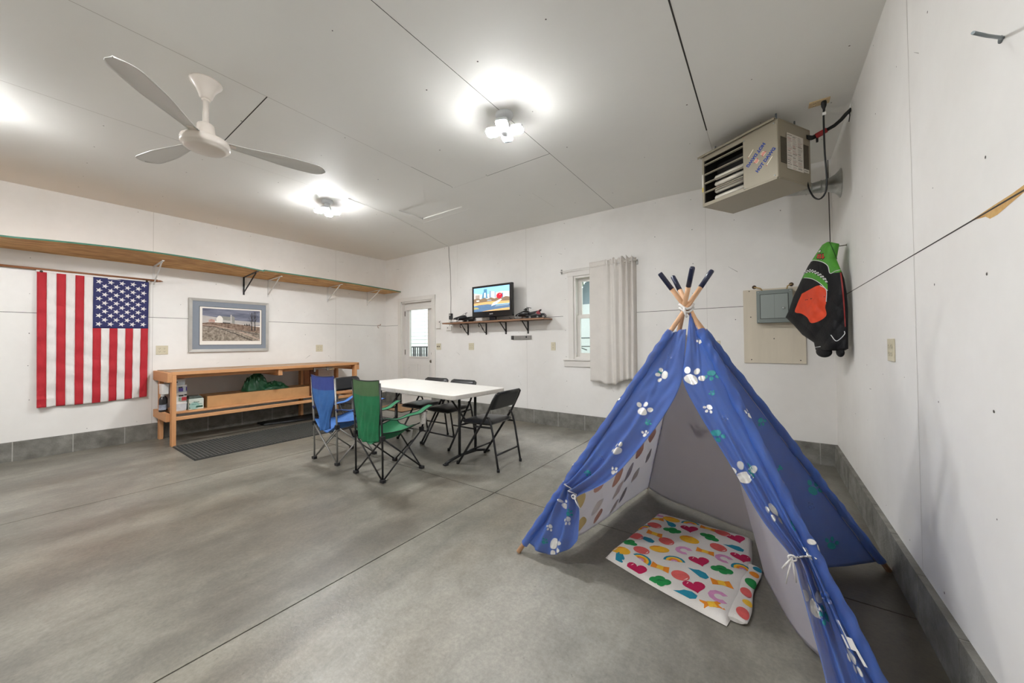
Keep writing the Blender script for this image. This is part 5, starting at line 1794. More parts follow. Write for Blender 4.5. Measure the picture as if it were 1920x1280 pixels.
# vent pipe through the right wall
M_pipe = mat('galvanised_sheet', 'a9aaa6', .28, metal=.9, var=.15, vs=18)
t = thing('vent_pipe', (.35, 4.08, 2.53), 'shiny galvanised vent pipe from the heater with a flared collar on the right wall', 'pipe')
mb = MB(); mb.tube([(.10, 3.84, 2.47), (.14, 3.93, 2.50), (.20, 4.03, 2.52), (.27, 4.085, 2.53), (.34, 4.10, 2.532), (.40, 4.10, 2.532), (.50, 4.10, 2.532)], [.042, .042, .042, .042, .045, .052, .052], 20)
for x, r in ((.30, .048), (.335, .050), (.40, .056), (.43, .056)):
    mb.lathe((x, 4.10, 2.532), [(r - .008, -.006), (r, -.003), (r, .003), (r - .008, .006)], 20, (1, 0, 0))
mb.build('pipe', M_pipe, t)
mb = MB(); mb.lathe((.44, 4.10, 2.532), [(.056, -.0), (.060, .018), (.078, .050), (.105, .075), (.122, .083), (.122, .0855), (.10, .086)], 28, (1, 0, 0)); mb.build('collar', M_pipe, t)
# gas line with red valve
t = thing('gas_hose', (.40, 3.64, 2.82), 'black gas hose with a red valve between the heater and the right wall', 'hose')
M_hose = mat('black_hose', '161718', .45)
mb = MB(); mb.tube([(.395, 3.655, 2.815), (.44, 3.635, 2.825), (.475, 3.605, 2.842), (.500, 3.575, 2.862), (.5255, 3.55, 2.875)], .013, 12); mb.build('hose', M_hose, t)
mb = MB(); mb.tube([(.27, 3.62, 2.787), (.31, 3.668, 2.79), (.34, 3.668, 2.798)], .017, 12); mb.build('pipe_end', M_hose, t)
mb = MB(); mb.tube([(.335, 3.668, 2.797), (.40, 3.652, 2.816)], .0185, 12); mb.obox((.36, 3.645, 2.79), (.022, -.006, .006), (.004, .008, 0), (-.002, 0, .012)); mb.build('valve', mat('red_valve', 'a3262b', .45), t)
mb = MB(); mb.box((.335, 3.655, 2.745), (.349, 3.672, 2.785)); mb.build('tag', M_hose, t)
mb = MB(); mb.tube([(.515, 3.565, 2.87), (.518, 3.575, 2.845), (.514, 3.58, 2.80)], .003, 6); mb.build('cable_tie', M_hose, t)
mb = MB(); mb.lathe((XR, 3.548, 2.876), [(.028, 0), (.024, -.003), (.012, -.003)], 14, (1, 0, 0)); mb.build('wall_grommet', mat('pale_grommet', 'cdc9c2', .6), t)
# ceiling outlet, plug and cord
cs = lambda s, z, o: (s * 1.0, z, H - o)
t = thing('ceiling_outlet', (.338, 3.444, H), 'cream outlet plate on the ceiling above the heater cord', 'outlet')
mb = MB(); mb.box((.279, 3.406, H - .007), (.397, 3.482, H - .0005)); mb.build('cover_plate', mat('cream_plastic', 'd2b98f', .45), t, bevel=.002)
for x in (.312, .362):
    for y in (3.43, 3.462):
        mb = MB(); mb.lathe((x, y, H - .007), [(.014, 0), (.013, -.0015), (.004, -.002)], 14)
        for dx in (-.005, .005):
            mb.box((x + dx - .001, y - .004, H - .0095), (x + dx + .001, y + .004, H - .0088), 1)
        mb.build('socket', [mat('cream_plastic', 'd2b98f'), M_slot], t)
t = thing('power_cord', (.358, 3.43, H - .05), 'black power cord looping from the ceiling outlet to the heater', 'cord')
mb = MB(); mb.lathe((.362, 3.432, H - .010), [(.015, 0), (.017, -.012), (.015, -.035), (.008, -.055), (.006, -.075)], 14); mb.build('plug', M_hose, t)
mb = MB()
cp = chain([(.361, 3.431, H - .06), (.358, 3.425, 2.80), (.357, 3.41, 2.66), (.358, 3.405, 2.54), (.364, 3.408, 2.42), (.366, 3.410, 2.33), (.355, 3.415, 2.255), (.33, 3.46, 2.235), (.305, 3.54, 2.28), (.285, 3.60, 2.36), (.275, 3.625, 2.43)])
mb.tube([smooth_at(cp, k / 40) for k in range(41)], .0058, 8); mb.build('cord', M_hose, t)
mb = MB(); mb.box((.351, 3.418, H - .115), (.371, 3.426, H - .095)); mb.build('cord_tag', mat('white_tag', 'ecebe8'), t)

# ================================================================ racing jacket hung in the corner
JA = V((.474, 3.7366, 0)); JE = V((-.4961, .8682, 0)); JN = V((-.088, -.9961, 0))      # along, and out toward the room
JOUT = [(.125, 1.988), (.08, 1.972), (.015, 1.944), (.030, 1.89), (.046, 1.833), (.02, 1.77), (-.004, 1.717), (-.023, 1.666), (-.041, 1.56), (-.050, 1.439), (-.043, 1.133), (.0, 1.115), (.095, 1.112), (.29, 1.115), (.308, 1.18), (.447, 1.25), (.552, 1.34), (.666, 1.421), (.617, 1.481), (.551, 1.6), (.43, 1.756), (.359, 1.841), (.278, 1.911), (.19, 1.983)]
JP = {
    'green': [(.20, 2.0), (.015, 1.96), (-.02, 1.93), (.0, 1.833), (-.03, 1.717), (.118, 1.723), (.142, 1.787), (.218, 1.84), (.33, 1.880), (.26, 2.0)],
    'orange': [(.435, 1.606), (.326, 1.63), (.225, 1.642), (.16, 1.597), (.163, 1.505), (.176, 1.461), (.166, 1.396), (.246, 1.354), (.335, 1.345), (.374, 1.391), (.441, 1.431), (.526, 1.453), (.502, 1.512)],
    'stripe': [(.43, 1.781), (.322, 1.77), (.222, 1.709), (.147, 1.641), (.145, 1.59), (.212, 1.651), (.298, 1.708), (.376, 1.736), (.46, 1.746)],
    'check': [(.41, 1.806), (.321, 1.796), (.222, 1.739), (.143, 1.670), (.144, 1.641), (.222, 1.709), (.322, 1.770), (.42, 1.781)],
    'red': [(.020, 1.719), (.006, 1.664), (-.010, 1.461), (-.020, 1.296), (-.032, 1.296), (-.022, 1.50), (-.012, 1.664), (.004, 1.719)],
}


def jspan(z):
    xs = []
    n = len(JOUT)
    for i in range(n):
        (s0, z0), (s1, z1) = JOUT[i], JOUT[(i + 1) % n]
        if (z0 > z) != (z1 > z):
            xs.append(s0 + (s1 - s0) * (z - z0) / (z1 - z0))
    return (min(xs), max(xs)) if xs else None


def joff(s, z):
    sp = jspan(max(1.118, min(1.985, z)))
    if not sp:
        return 0
    a, b_ = sp
    h = max(.001, (b_ - a) / 2)
    q = max(-1, min(1, (s - (a + b_) / 2) / h))
    D = min(.105, .55 * h + .01)
    f = (1 - q * q) ** .55
    return f * (D + .012 * sin(24 * s + 9 * z) + .011 * abs(sin(13 * z - 17 * s + 1.5 * sin(9 * z))) + .009 * abs(sin(21 * z + 19 * s)) * (1 if z < 1.55 else .4))


def jpt(s, z, o=0.):
    return JA + JE * s + JN * (joff(s, z) + o) + V((0, 0, z))


M_jblk = mat('black_nylon', '0d0d10', .6, var=.2, vs=20, bump=.2, bs=60, spec=.25)
M_jgrn = mat('lime_green_nylon', '4f9f2c', .6, var=.12, vs=12, bump=.1, bs=40, col2='3f8524')
M_jor = mat('orange_nylon', 'e0451a', .6, var=.1, vs=12, bump=.1, bs=40, col2='c93a14')
M_jwh = mat('white_piping', 'dcdcdc', .6)
M_jred = mat('dark_red_trim', '8c211c', .6)
t = thing('racing_jacket', (.40, 3.95, 1.07), 'black, lime green and orange racing jacket hung in the right corner', 'jacket')
mb = MB()
NZ, NS = 170, 150
zs = [1.118 + (1.986 - 1.118) * k / NZ for k in range(NZ + 1)]


def jm(s, z):
    if inpoly(s, z, JP['green']):
        return 1
    return 0


vs, fs, ms = [], [], []
for z in zs:
    a, b_ = jspan(z)
    for k in range(NS + 1):
        vs.append(jpt(lerp(a, b_, k / NS), z))
    for k in range(13):
        vs.append(JA + JE * lerp(b_, a, k / 12) - JN * .004 * sin(PI * k / 12) + V((0, 0, z)))
W = NS + 14
for j in range(NZ):
    a, b_ = jspan((zs[j] + zs[j + 1]) / 2)
    for k in range(W):
        k2 = (k + 1) % W
        fs.append((j * W + k, (j + 1) * W + k, (j + 1) * W + k2, j * W + k2))
        ms.append(jm(lerp(a, b_, (k + .5) / NS), (zs[j] + zs[j + 1]) / 2) if k < NS else (1 if zs[j] > 1.80 else 0))
fs.append(tuple(range(W))); ms.append(0)
fs.append(tuple(NZ * W + k for k in range(W))[::-1]); ms.append(1)
mb.add(vs, fs, ms, True)
body = mb.build('shell', [M_jblk, M_jgrn, M_jor, M_jwh, M_jred], t)


def strip(mb, up, lo, n, mi, o):
    """band on the cloth between two lines"""
    cu, cl = chain([(p[0], p[1], 0) for p in up]), chain([(p[0], p[1], 0) for p in lo])
    def f(u, v):
        p = lerp(smooth_at(cu, u), smooth_at(cl, u), v)
        return jpt(p.x, p.y, o)
    mb.grid(f, n, 6, 0, True, False, mi)


mb = MB()
OR = JP['orange']
oc = chain([(p[0], p[1], 0) for p in OR + OR[:1]])
ring = [smooth_at(oc, k / 60) for k in range(60)]
c0 = V((sum(p.x for p in ring) / 60, sum(p.y for p in ring) / 60, 0))
vs2 = [jpt(c0.x, c0.y, .0012)]
for r in range(1, 13):
    vs2 += [jpt(*(c0 + (p - c0) * r / 12).xy, .0012) for p in ring]
fs2 = [(0, 1 + k, 1 + (k + 1) % 60) for k in range(60)] + [(1 + r * 60 + k, 1 + (r + 1) * 60 + k, 1 + (r + 1) * 60 + (k + 1) % 60, 1 + r * 60 + (k + 1) % 60) for r in range(11) for k in range(60)]
mb.add(vs2, fs2, 0, True)
mb.build('orange_panel', M_jor, t)
mb = MB()
A_, B_, C_ = [(.405, 1.803), (.321, 1.797), (.222, 1.740), (.146, 1.672)], [(.412, 1.780), (.322, 1.770), (.222, 1.709), (.145, 1.641)], [(.425, 1.742), (.376, 1.736), (.298, 1.707), (.212, 1.650), (.146, 1.590)]
strip(mb, A_, B_, 72, lambda u, v: 1 + (int(u * 18) + int(v * 2.999)) % 2, .0013)
strip(mb, B_, C_, 40, lambda u, v: 0, .0012)
mb.build('check_stripe', [M_jgrn, M_jwh, M_jblk], t)
mb = MB()
strip(mb, [(.020, 1.716), (.008, 1.60), (-.004, 1.46), (-.012, 1.30)], [(.004, 1.716), (-.008, 1.60), (-.017, 1.46), (-.022, 1.30)], 40, lambda u, v: 0, .0013)
mb.build('side_stripe', M_jred, t)
mb = MB()
for c, rx, rz in (((.200, 1.105), .088, .046), ((.035, 1.105), .042, .036)):
    R = Matrix((JE, JN, V((0, 0, 1)))).transposed()
    mb.ell(JA + JE * c[0] + JN * .045 + V((0, 0, c[1])), rx, .042, rz, 20, 12, 0, None, R)
mb.build('cuff', M_jblk, t)
mb = MB()
for line in ([(.40, 1.742), (.376, 1.735), (.298, 1.706), (.212, 1.649), (.146, 1.590)], [(.31, 1.868), (.292, 1.872), (.218, 1.838), (.142, 1.785), (.118, 1.722), (.06, 1.735), (.01, 1.738)], [(.125, 1.239), (.071, 1.193), (-.005, 1.24), (-.008, 1.266)], [(.291, 1.140), (.234, 1.148)],
             [(.225, 1.642), (.16, 1.597), (.163, 1.505)]):
    cc = chain([(a, b_, 0) for a, b_ in line])
    mb = MB(); mb.tube([jpt(p.x, p.y, .001) for p in (smooth_at(cc, k / 30) for k in range(31))], .0028, 6); mb.build('piping', M_jwh, t)
mb = MB()
cc = chain([(.120, 1.984, 0), (.09, 1.92, 0), (.055, 1.85, 0), (.045, 1.835, 0)])
mb.tube([jpt(p.x, p.y, -.0005) for p in (smooth_at(cc, k / 14) for k in range(15))], .0035, 6)
cc = chain([(.52, 1.45, 0), (.40, 1.60, 0), (.33, 1.70, 0)])
mb.build('collar_fold', mat('dark_green_shadow_seam', '23541a', .7), t)
mb = MB()                                         # jagged red block lettering outlined in black


def jpoly(pts, o, mi):
    c = (sum(p[0] for p in pts) / len(pts), sum(p[1] for p in pts) / len(pts))
    mb.add([jpt(c[0], c[1], o)] + [jpt(p[0], p[1], o) for p in pts], [(0, k + 1, (k + 1) % len(pts) + 1) for k in range(len(pts))], mi)


def letter(pts, mi, g):
    c = (sum(p[0] for p in pts) / len(pts), sum(p[1] for p in pts) / len(pts))
    jpoly([(c[0] + (p[0] - c[0]) * g, c[1] + (p[1] - c[1]) * g) for p in pts], .002, 0)
    jpoly(pts, .0032, mi)


letter([(.248, 1.905), (.232, 1.907), (.222, 1.890), (.236, 1.882), (.228, 1.868), (.248, 1.873), (.252, 1.888), (.242, 1.893)], 1, 1.35)
letter([(.226, 1.900), (.210, 1.901), (.204, 1.886), (.212, 1.874), (.202, 1.862), (.222, 1.860), (.224, 1.876), (.216, 1.886)], 1, 1.35)
letter([(.196, 1.892), (.178, 1.888), (.184, 1.872), (.170, 1.860), (.190, 1.848), (.200, 1.862), (.192, 1.872)], 1, 1.35)
letter([(.240, 1.932), (.212, 1.936), (.205, 1.926), (.222, 1.918), (.230, 1.925)], 2, 1.5)
mb.build('lettering', [M_jblk, mat('red_block_print', 'c5301f', .6), M_jwh], t)
mb = MB(); mb.tube([(XR + .004, 3.885, 1.956), (XR - .045, 3.870, 1.952), (XR - .055, 3.868, 1.965)], .004, 8); mb.lathe((XR - .0005, 3.885, 1.956), [(.010, 0), (.008, -.003), (.002, -.004)], 10, (1, 0, 0))
tag(mb.build('coat_hook', M_iron), 'small dark metal hook on the right wall holding the jacket', 'hook')

# ================================================================ ceiling fan
M_fanw = mat('warm_white_enamel', 'e6ddd3', .3, coat=.3)
M_blade = mat('grey_white_fan_blade', 'dbdad5', .35)
FX, FY = -2.997, .750
t = thing('ceiling_fan', (FX, FY, H), 'white three blade ceiling fan on a short down rod', 'fan')
mb = MB(); mb.lathe((FX, FY, H), [(.088, 0), (.086, -.010), (.070, -.028), (.052, -.055), (.040, -.085), (.034, -.105), (.026, -.112)], 32); mb.build('canopy', M_fanw, t)
mb = MB(); mb.tube([(FX, FY, H - .10), (FX, FY, 2.64)], .0165, 16); mb.lathe((FX, FY, H - .112), [(.022, 0), (.024, -.006), (.022, -.014)], 16); mb.build('down_rod', M_fanw, t)
mb = MB(); mb.lathe((FX, FY, 2.665), [(.022, 0), (.040, -.004), (.046, -.012), (.050, -.05), (.060, -.085), (.064, -.105), (.06, -.11)], 28); mb.build('upper_cup', M_fanw, t)
mb = MB(); mb.lathe((FX, FY, 2.560), [(.06, 0), (.118, -.002), (.128, -.008), (.131, -.020), (.131, -.044), (.126, -.054), (.117, -.057), (.114, -.064), (.10, -.069), (.05, -.072), (.003, -.073)], 40); mb.build('motor_housing', M_fanw, t)
for a in (-42.5, 73, 194):
    a = math.radians(a)
    d, s = V((cos(a), sin(a), 0)), V((-sin(a), cos(a), 0))
    def bl(u, v):
        r = lerp(.10, .715, v)
        w = .034 + .040 * smoothstep((v - .05) / .6)
        if v > .86:
            w *= math.sqrt(max(.003, 1 - ((v - .86) / .14) ** 2))
        x = (2 * u - 1) * w
        return V((FX, FY, 2.553)) + d * r + s * (x + .008 * v) + V((0, 0, -.10 * x * .9 - .006 * v + .008 * (1 - (2 * u - 1) ** 2)))
    mb = MB(); mb.sheet(bl, 10, 40, .003, 0, 0); mb.build('blade', M_blade, t)
    mb = MB(); mb.obox(V((FX, FY, 2.556)) + d * .115, d * .045, s * .018, V((0, 0, .003))); mb.build('blade_arm', M_fanw, t)

# ================================================================ four lobed LED lamps screwed to the ceiling
M_lamp = mat('lamp_plastic', 'd9dcdd', .4)
M_led = mat('led_diffuser', 'ffffff', .4, emit=1)
M_led.node_tree.nodes['Principled BSDF'].inputs['Emission Color'].default_value = LED_COL
M_led.node_tree.nodes['Principled BSDF'].inputs['Emission Strength'].default_value = LED_POWER
M_ledoff = mat('led_diffuser_unlit', 'c9d3d8', .4)


def led_lamp(x, y, rot, label, lit=(1, 1, 1, 0), n=4):
    t = thing('led_ceiling_lamp', (x, y, H), label, 'ceiling lamp', 'bright white LED ceiling lamps')
    mb = MB(); mb.lathe((x, y, H), [(.068, 0), (.070, -.006), (.062, -.022), (.045, -.030)], 28); mb.build('base', M_lamp, t)
    mb = MB(); mb.lathe((x, y, H - .030), [(.030, 0), (.032, -.02), (.044, -.055), (.050, -.10), (.046, -.115), (.02, -.118)], 24); mb.build('driver_body', M_lamp, t)
    for k in range(n):
        a = rot + 2 * PI * k / n
        d, s = V((cos(a), sin(a), 0)), V((-sin(a), cos(a), 0))
        c = V((x, y, H - .120)) + d * .096
        R = Matrix((d, s, V((0, 0, 1)))).transposed() @ Matrix.Rotation(-.03, 3, 'Y')
        mb = MB()
        up = R @ V((0, 0, 1))
        ring = lambda hx, hy, o: [c + R @ V((hx * math.copysign(abs(cos(q * PI / 12)) ** .5, cos(q * PI / 12)), hy * math.copysign(abs(sin(q * PI / 12)) ** .5, sin(q * PI / 12)), o)) for q in range(24)]
        vs = ring(.040, .036, .016) + ring(.047, .043, .010) + ring(.050, .046, -.004) + ring(.048, .044, -.010)
        fs = [(r * 24 + q, r * 24 + (q + 1) % 24, (r + 1) * 24 + (q + 1) % 24, (r + 1) * 24 + q) for r in range(3) for q in range(24)] + [tuple(range(24)), tuple(72 + q for q in range(24))[::-1]]
        mb.add(vs, fs)
        h = mb.build('lamp_head', M_lamp, t)
        mb = MB()
        vs = ring(.046, .042, -.0102) + ring(.0455, .0415, -.0156) + ring(.036, .033, -.0260) + ring(.017, .015, -.030)
        fs = [(r * 24 + q, r * 24 + (q + 1) % 24, (r + 1) * 24 + (q + 1) % 24, (r + 1) * 24 + q) for r in range(3) for q in range(24)] + [tuple(range(24)), tuple(72 + q for q in range(24))[::-1]]
        mb.add(vs, fs, 0, True)
        mb.build('diffuser', M_led if lit[k] else M_ledoff, h)
    return t


a0 = math.atan2(.04, .09)
led_lamp(-1.603, 2.192, a0, 'lit LED ceiling lamp nearest the heater, one of its four heads dark', (1, 0, 1, 1))
led_lamp(-4.330, 2.250, a0 + .5, 'lit LED ceiling lamp farther from the heater, over the camp chairs', (1, 1, 1, 1))
led_lamp(-4.48, -.33, a0, 'LED ceiling lamp over the near left part of the floor', (1, 1, 1, 1))
led_lamp(-1.62, -.40, a0, 'LED ceiling lamp over the near right part of the floor, above the viewpoint', (1, 1, 1, 1))
# ================================================================ build the tent
M_canvas = mat('royal_blue_canvas', '2566cc', .62, var=.10, vs=7, bump=.16, bs=90, col2='1f56b4', spec=.35)
M_lining = mat('white_lining', 'e6dcd6', .8, var=.03, vs=6, bump=.08, bs=60)
def translucent(m, amount, col):
    """thin cloth: part of the light comes through"""
    nt = m.node_tree
    out, b = nt.nodes['Material Output'], nt.nodes['Principled BSDF']
    tr = nt.nodes.new('ShaderNodeBsdfTranslucent'); tr.inputs['Color'].default_value = srgb(col)
    mx = nt.nodes.new('ShaderNodeMixShader'); mx.inputs[0].default_value = amount
    nt.links.new(b.outputs[0], mx.inputs[1]); nt.links.new(tr.outputs[0], mx.inputs[2]); nt.links.new(mx.outputs[0], out.inputs[0])


translucent(M_canvas, .46, 'd2dcea')
translucent(M_lining, .62, 'fff0e2')
M_foil = mat('silver_foil_print', 'd9d7d4', .32, metal=.25, spec=.6)
M_tealp = mat('teal_paw_print', '2c8b92', .6)
M_thin = mat('thin_outline_print', '7f8dbb', .6)
M_dowel = mat('pine_dowel', 'd3a781', .55, var=.15, vs=10, stretch=(1, 1, .2))
M_navy = mat('navy_dipped_paint', '18203f', .3, coat=.3)
M_cord = mat('white_cotton_cord', 'dcd9d6', .85)
tent = thing('play_tent', (-.34, 2.2, 0), 'blue paw print play tent with tied back door flaps and wooden poles', 'tent')


def decal(mb, fn, sgn, c, d, pts, mi, off=.0016):
    """printed patch conforming to the cloth: pts are (along, across) metres round the point c, 'along' heading for d"""
    u0, t0 = c
    h = .002
    S0 = V(fn(u0, t0))
    Su = (V(fn(u0 + h, t0)) - V(fn(u0 - h, t0))) / (2 * h)
    St = (V(fn(u0, t0 + h)) - V(fn(u0, t0 - h))) / (2 * h)
    n = Su.cross(St).normalized() * sgn
    e1 = V(fn(*d)) - S0
    e1 = (e1 - n * e1.dot(n)).normalized()
    e2 = n.cross(e1)
    A, B, C = Su.dot(Su), Su.dot(St), St.dot(St)
    det = A * C - B * B
    def P(a, b):
        w = e1 * a + e2 * b
        p, q = w.dot(Su), w.dot(St)
        u, t = u0 + (C * p - B * q) / det, t0 + (A * q - B * p) / det
        u, t = max(0.002, min(.998, u)), max(0.002, min(.998, t))
        nn = (V(fn(u + h, t)) - V(fn(u - h, t))).cross(V(fn(u, t + h)) - V(fn(u, t - h)))
        nn = nn.normalized() * sgn if nn.length > 1e-12 else n
        return V(fn(u, t)) + nn * off
    cx, cy = sum(p[0] for p in pts) / len(pts), sum(p[1] for p in pts) / len(pts)
    N = len(pts)
    vs = [P(cx, cy)]
    rings = (.35, .7, 1.)
    for r in rings:
        vs += [P(cx + (p[0] - cx) * r, cy + (p[1] - cy) * r) for p in pts]
    fs = [(0, 1 + k, 1 + (k + 1) % N) for k in range(N)]
    for r in range(2):
        fs += [(1 + r * N + k, 1 + (r + 1) * N + k, 1 + (r + 1) * N + (k + 1) % N, 1 + r * N + (k + 1) % N) for k in range(N)]
    mb.add(vs, fs, mi, True)


def ellipse(cx, cy, rx, ry, rot=0., n=18):
    return [(cx + rx * cos(a) * cos(rot) - ry * sin(a) * sin(rot), cy + rx * cos(a) * sin(rot) + ry * sin(a) * cos(rot)) for a in (2 * PI * k / n for k in range(n))]


def paw(mb, fn, sgn, c, d, s, mi, off=.0016):
    pad = []
    for k in range(20):
        a = 2 * PI * k / 20
        r = 1 - .10 * cos(a) ** 2 + .10 * abs(sin(a)) * (-cos(a) > 0)
        pad.append((s * .92 * r * cos(a), s * 1.08 * r * sin(a)))
    decal(mb, fn, sgn, c, d, pad, mi, off)
    for a in (-.92, -.02, .90):
        decal(mb, fn, sgn, c, d, ellipse(s * 1.72 * cos(a), s * 1.78 * sin(a), s * .62, s * .50, a), mi, off)


def bone(mb, fn, sgn, c, d, s, mi):
    decal(mb, fn, sgn, c, d, [(0, -.28 * s), (1.7 * s, -.28 * s), (1.7 * s, .28 * s), (0, .28 * s)], mi)
    for x in (0, 1.7):
        for y in (-.36, .36):
            decal(mb, fn, sgn, c, d, ellipse(s * x, s * y, .42 * s, .40 * s), mi, .0019)


def outline_paw(mb, fn, sgn, c, d, s):
    paw(mb, fn, sgn, c, d, s, 4, .0013)
    paw(mb, fn, sgn, c, d, s * .74, 0, .0018)


PRINTS = {
    'flapR': [('w', (.2, .194), (.375, .163), .0295), ('tp', (.763, .163), (.70, .188), .017), ('w', (.72, .062), (.66, .05), .012), ('w', (.35, .275), (.225, .288), .0125), ('o', (.588, .294), (.575, .30), .009), ('t', (.15, .338), (.125, .344), .018),
              ('w', (.2, .419), (.275, .394), .028), ('b', (.45, .408), (.688, .394), .024), ('w', (.513, .475), (.238, .494), .024), ('w', (.225, .769), (.188, .719), .034), ('o', (.638, .731), (.688, .744), .013), ('t', (.463, .788), (.425, .781), .014),
              ('w', (.70, .862), (.60, .90), .022), ('w', (.80, .60), (.70, .57), .014), ('t', (.86, .50), (.88, .52), .014), ('t', (.6, .23), (.5, .2), .008)],
    'flapL': [('w', (.413, .181), (.6, .181), .020), ('o', (.475, .106), (.438, .10), .008), ('w', (.45, .331), (.463, .30), .0245), ('t', (.225, .363), (.213, .356), .010), ('w', (.113, .394), (.138, .388), .012), ('w', (.363, .444), (.613, .431), .022),
              ('o', (.613, .475), (.613, .469), .009), ('w', (.113, .488), (.175, .469), .014), ('tp', (.625, .519), (.588, .531), .011), ('w', (.575, .80), (.588, .75), .016), ('w', (.688, .894), (.70, .906), .0115), ('w', (.30, .85), (.325, .869), .014),
              ('w', (.513, .955), (.38, .985), .028), ('t', (.688, .96), (.675, .95), .011), ('t', (.312, .831), (.288, .819), .012), ('t', (.55, .17), (.5, .16), .009)],
    'right': [('b', (.812, .60), (.863, .581), .018), ('o', (.875, .756), (.888, .75), .011), ('tp', (.863, .915), (.875, .90), .020), ('t', (.95, .694), (.975, .681), .024), ('t', (.925, .388), (.925, .394), .014), ('w', (.5, .3), (.5, .2), .02), ('w', (.4, .55), (.45, .5), .025),
              ('or', (.70, .73), (.72, .68), .034), ('or', (.69, .88), (.70, .84), .030), ('ye', (.715, .64), (.715, .60), .018), ('or', (.76, .50), (.765, .46), .018)],
    'left': [('w', (.3, .4), (.3, .3), .03), ('w', (.6, .6), (.5, .55), .03), ('tp', (.5, .8), (.5, .7), .02)],
    'back': [('w', (.4, .5), (.4, .4), .03), ('w', (.7, .75), (.6, .7), .03)],
}
FLIP = {'flapR': True, 'right': True, 'flapL': False, 'left': False, 'back': False}
M_orange_p = mat('orange_print', 'd8571f', .6); M_yellow_p = mat('yellow_print', 'e3a637', .6)
SPEC = {'flapR': ('door_flap', 40, 150), 'flapL': ('door_flap', 40, 150), 'right': ('side_panel', 60, 70), 'left': ('side_panel', 60, 60), 'back': ('back_panel', 50, 60)}
M_past = [mat('pale_yellow_ghost_print', 'dcc489', .8), mat('pale_salmon_ghost_print', 'd9a896', .8), mat('pale_grey_ghost_print', 'b0acb2', .8), mat('white_ghost_print', 'e3dedd', .8)]
for k, (nm, nu, nv) in SPEC.items():
    fn = SURF[k]
    f2 = (lambda u, v, fn=fn: fn(1 - u, v)) if FLIP[k] else fn
    mb = MB()
    mb.sheet(f2, nu, nv, .0022, 0, 1, 0 if k.startswith('flap') else 1)
    sgn = -1 if FLIP[k] else 1
    for (ty, c, d, s) in PRINTS[k]:
        if ty == 'w':
            paw(mb, fn, sgn, c, d, s, 2)
        elif ty in ('t', 'tp'):
            paw(mb, fn, sgn, c, d, s, 3, .0014)
        elif ty == 'o':
            outline_paw(mb, fn, sgn, c, d, s)
        elif ty == 'b':
            bone(mb, fn, sgn, c, d, s, 3)
        elif ty in ('or', 'ye'):
            decal(mb, fn, sgn, c, d, ellipse(0, 0, s * 1.3, s * .8), 5 if ty == 'or' else 6)
    if k in ('left', 'right'):                     # pale print showing through on the inside
        rnd = random.Random(8)
        spots = [(.13, .80, 0, .06), (.22, .72, 1, .05), (.30, .86, 3, .055), (.10, .92, 2, .05), (.40, .72, 1, .06), (.48, .82, 3, .06), (.57, .74, 2, .06), (.64, .62, 1, .06), (.70, .80, 3, .055), (.60, .90, 2, .05), (.80, .55, 1, .055), (.84, .70, 2, .05), (.36, .93, 1, .045), (.76, .42, 1, .045), (.22, .93, 0, .05), (.52, .94, 3, .05)]
        if k == 'right':
            spots = []
        for (u, t_, ci, s) in spots:
            pts = [(s * (1 + .22 * sin(2 * a + ci) + .1 * cos(3 * a + u * 9)) * cos(a), s * .85 * (1 + .18 * cos(2 * a + t_ * 7)) * sin(a)) for a in (2 * PI * q / 18 for q in range(18))]
            decal(mb, fn, -sgn, (u, t_), (u + .01, t_ - .03), pts, 7 + ci, .0036 + .0002 * ci)
    mb.build(nm, [M_canvas, M_lining, M_foil, M_tealp, M_thin, M_orange_p, M_yellow_p] + M_past, tent)
SLP = {'sleeveRF': [(.58, .33, .016), (.58, .675, .018), (.55, .52, .008)], 'sleeveLF': [(.98, .16, .015), (.96, .335, .018), (.95, .64, .013), (.02, .83, .012)], 'sleeveRB': [(.55, .36, .015), (.55, .62, .016)], 'sleeveLB': [(.6, .3, .016)]}
for k in ('LF', 'RF', 'LB', 'RB'):
    fn = SURF['sleeve' + k]
    off = pole_side(k)
    ax = (TA - TF[k]).normalized()
    mb = MB()
    top = TA + off + ax * .236
    mid = TA + off + ax * .126
    mb.tube([TF[k] + V((0, 0, .006)), TA + off, mid], .0125, 14)
    p = mb.build('pole', M_dowel, tent)
    mb = MB(); mb.tube([mid - ax * .001, top - ax * .006, top], [.0133, .0133, .011], 14); mb.build('painted_tip', M_navy, p)
    mb = MB()
    mb.grid(lambda u, v: fn(u, v), 18, 170, flip=True)
    for (u, t_, s) in SLP['sleeve' + k]:
        paw(mb, fn, 1, (u, t_), (u, t_ - .02), s, 1, .0014)
    mb.build('pole_sleeve', [M_canvas, M_foil], tent)
# cord through the crossing and white ties round the flaps
mb = MB()
rope = [TA + V((.034 * cos(a), .034 * sin(a), .014 * sin(2 * a + 1))) for a in [q * PI / 10 for q in range(21)]]
mb.tube(rope, .007, 8); mb.tube([r + V((0, 0, -.018)) for r in rope], .006, 8)
mb.tube([TA + V((-.005, -.045, -.005)), TA + V((0, -.05, -.035)), TA + V((.008, -.042, -.06))], .006, 8)
mb.build('top_cord', M_cord, tent)


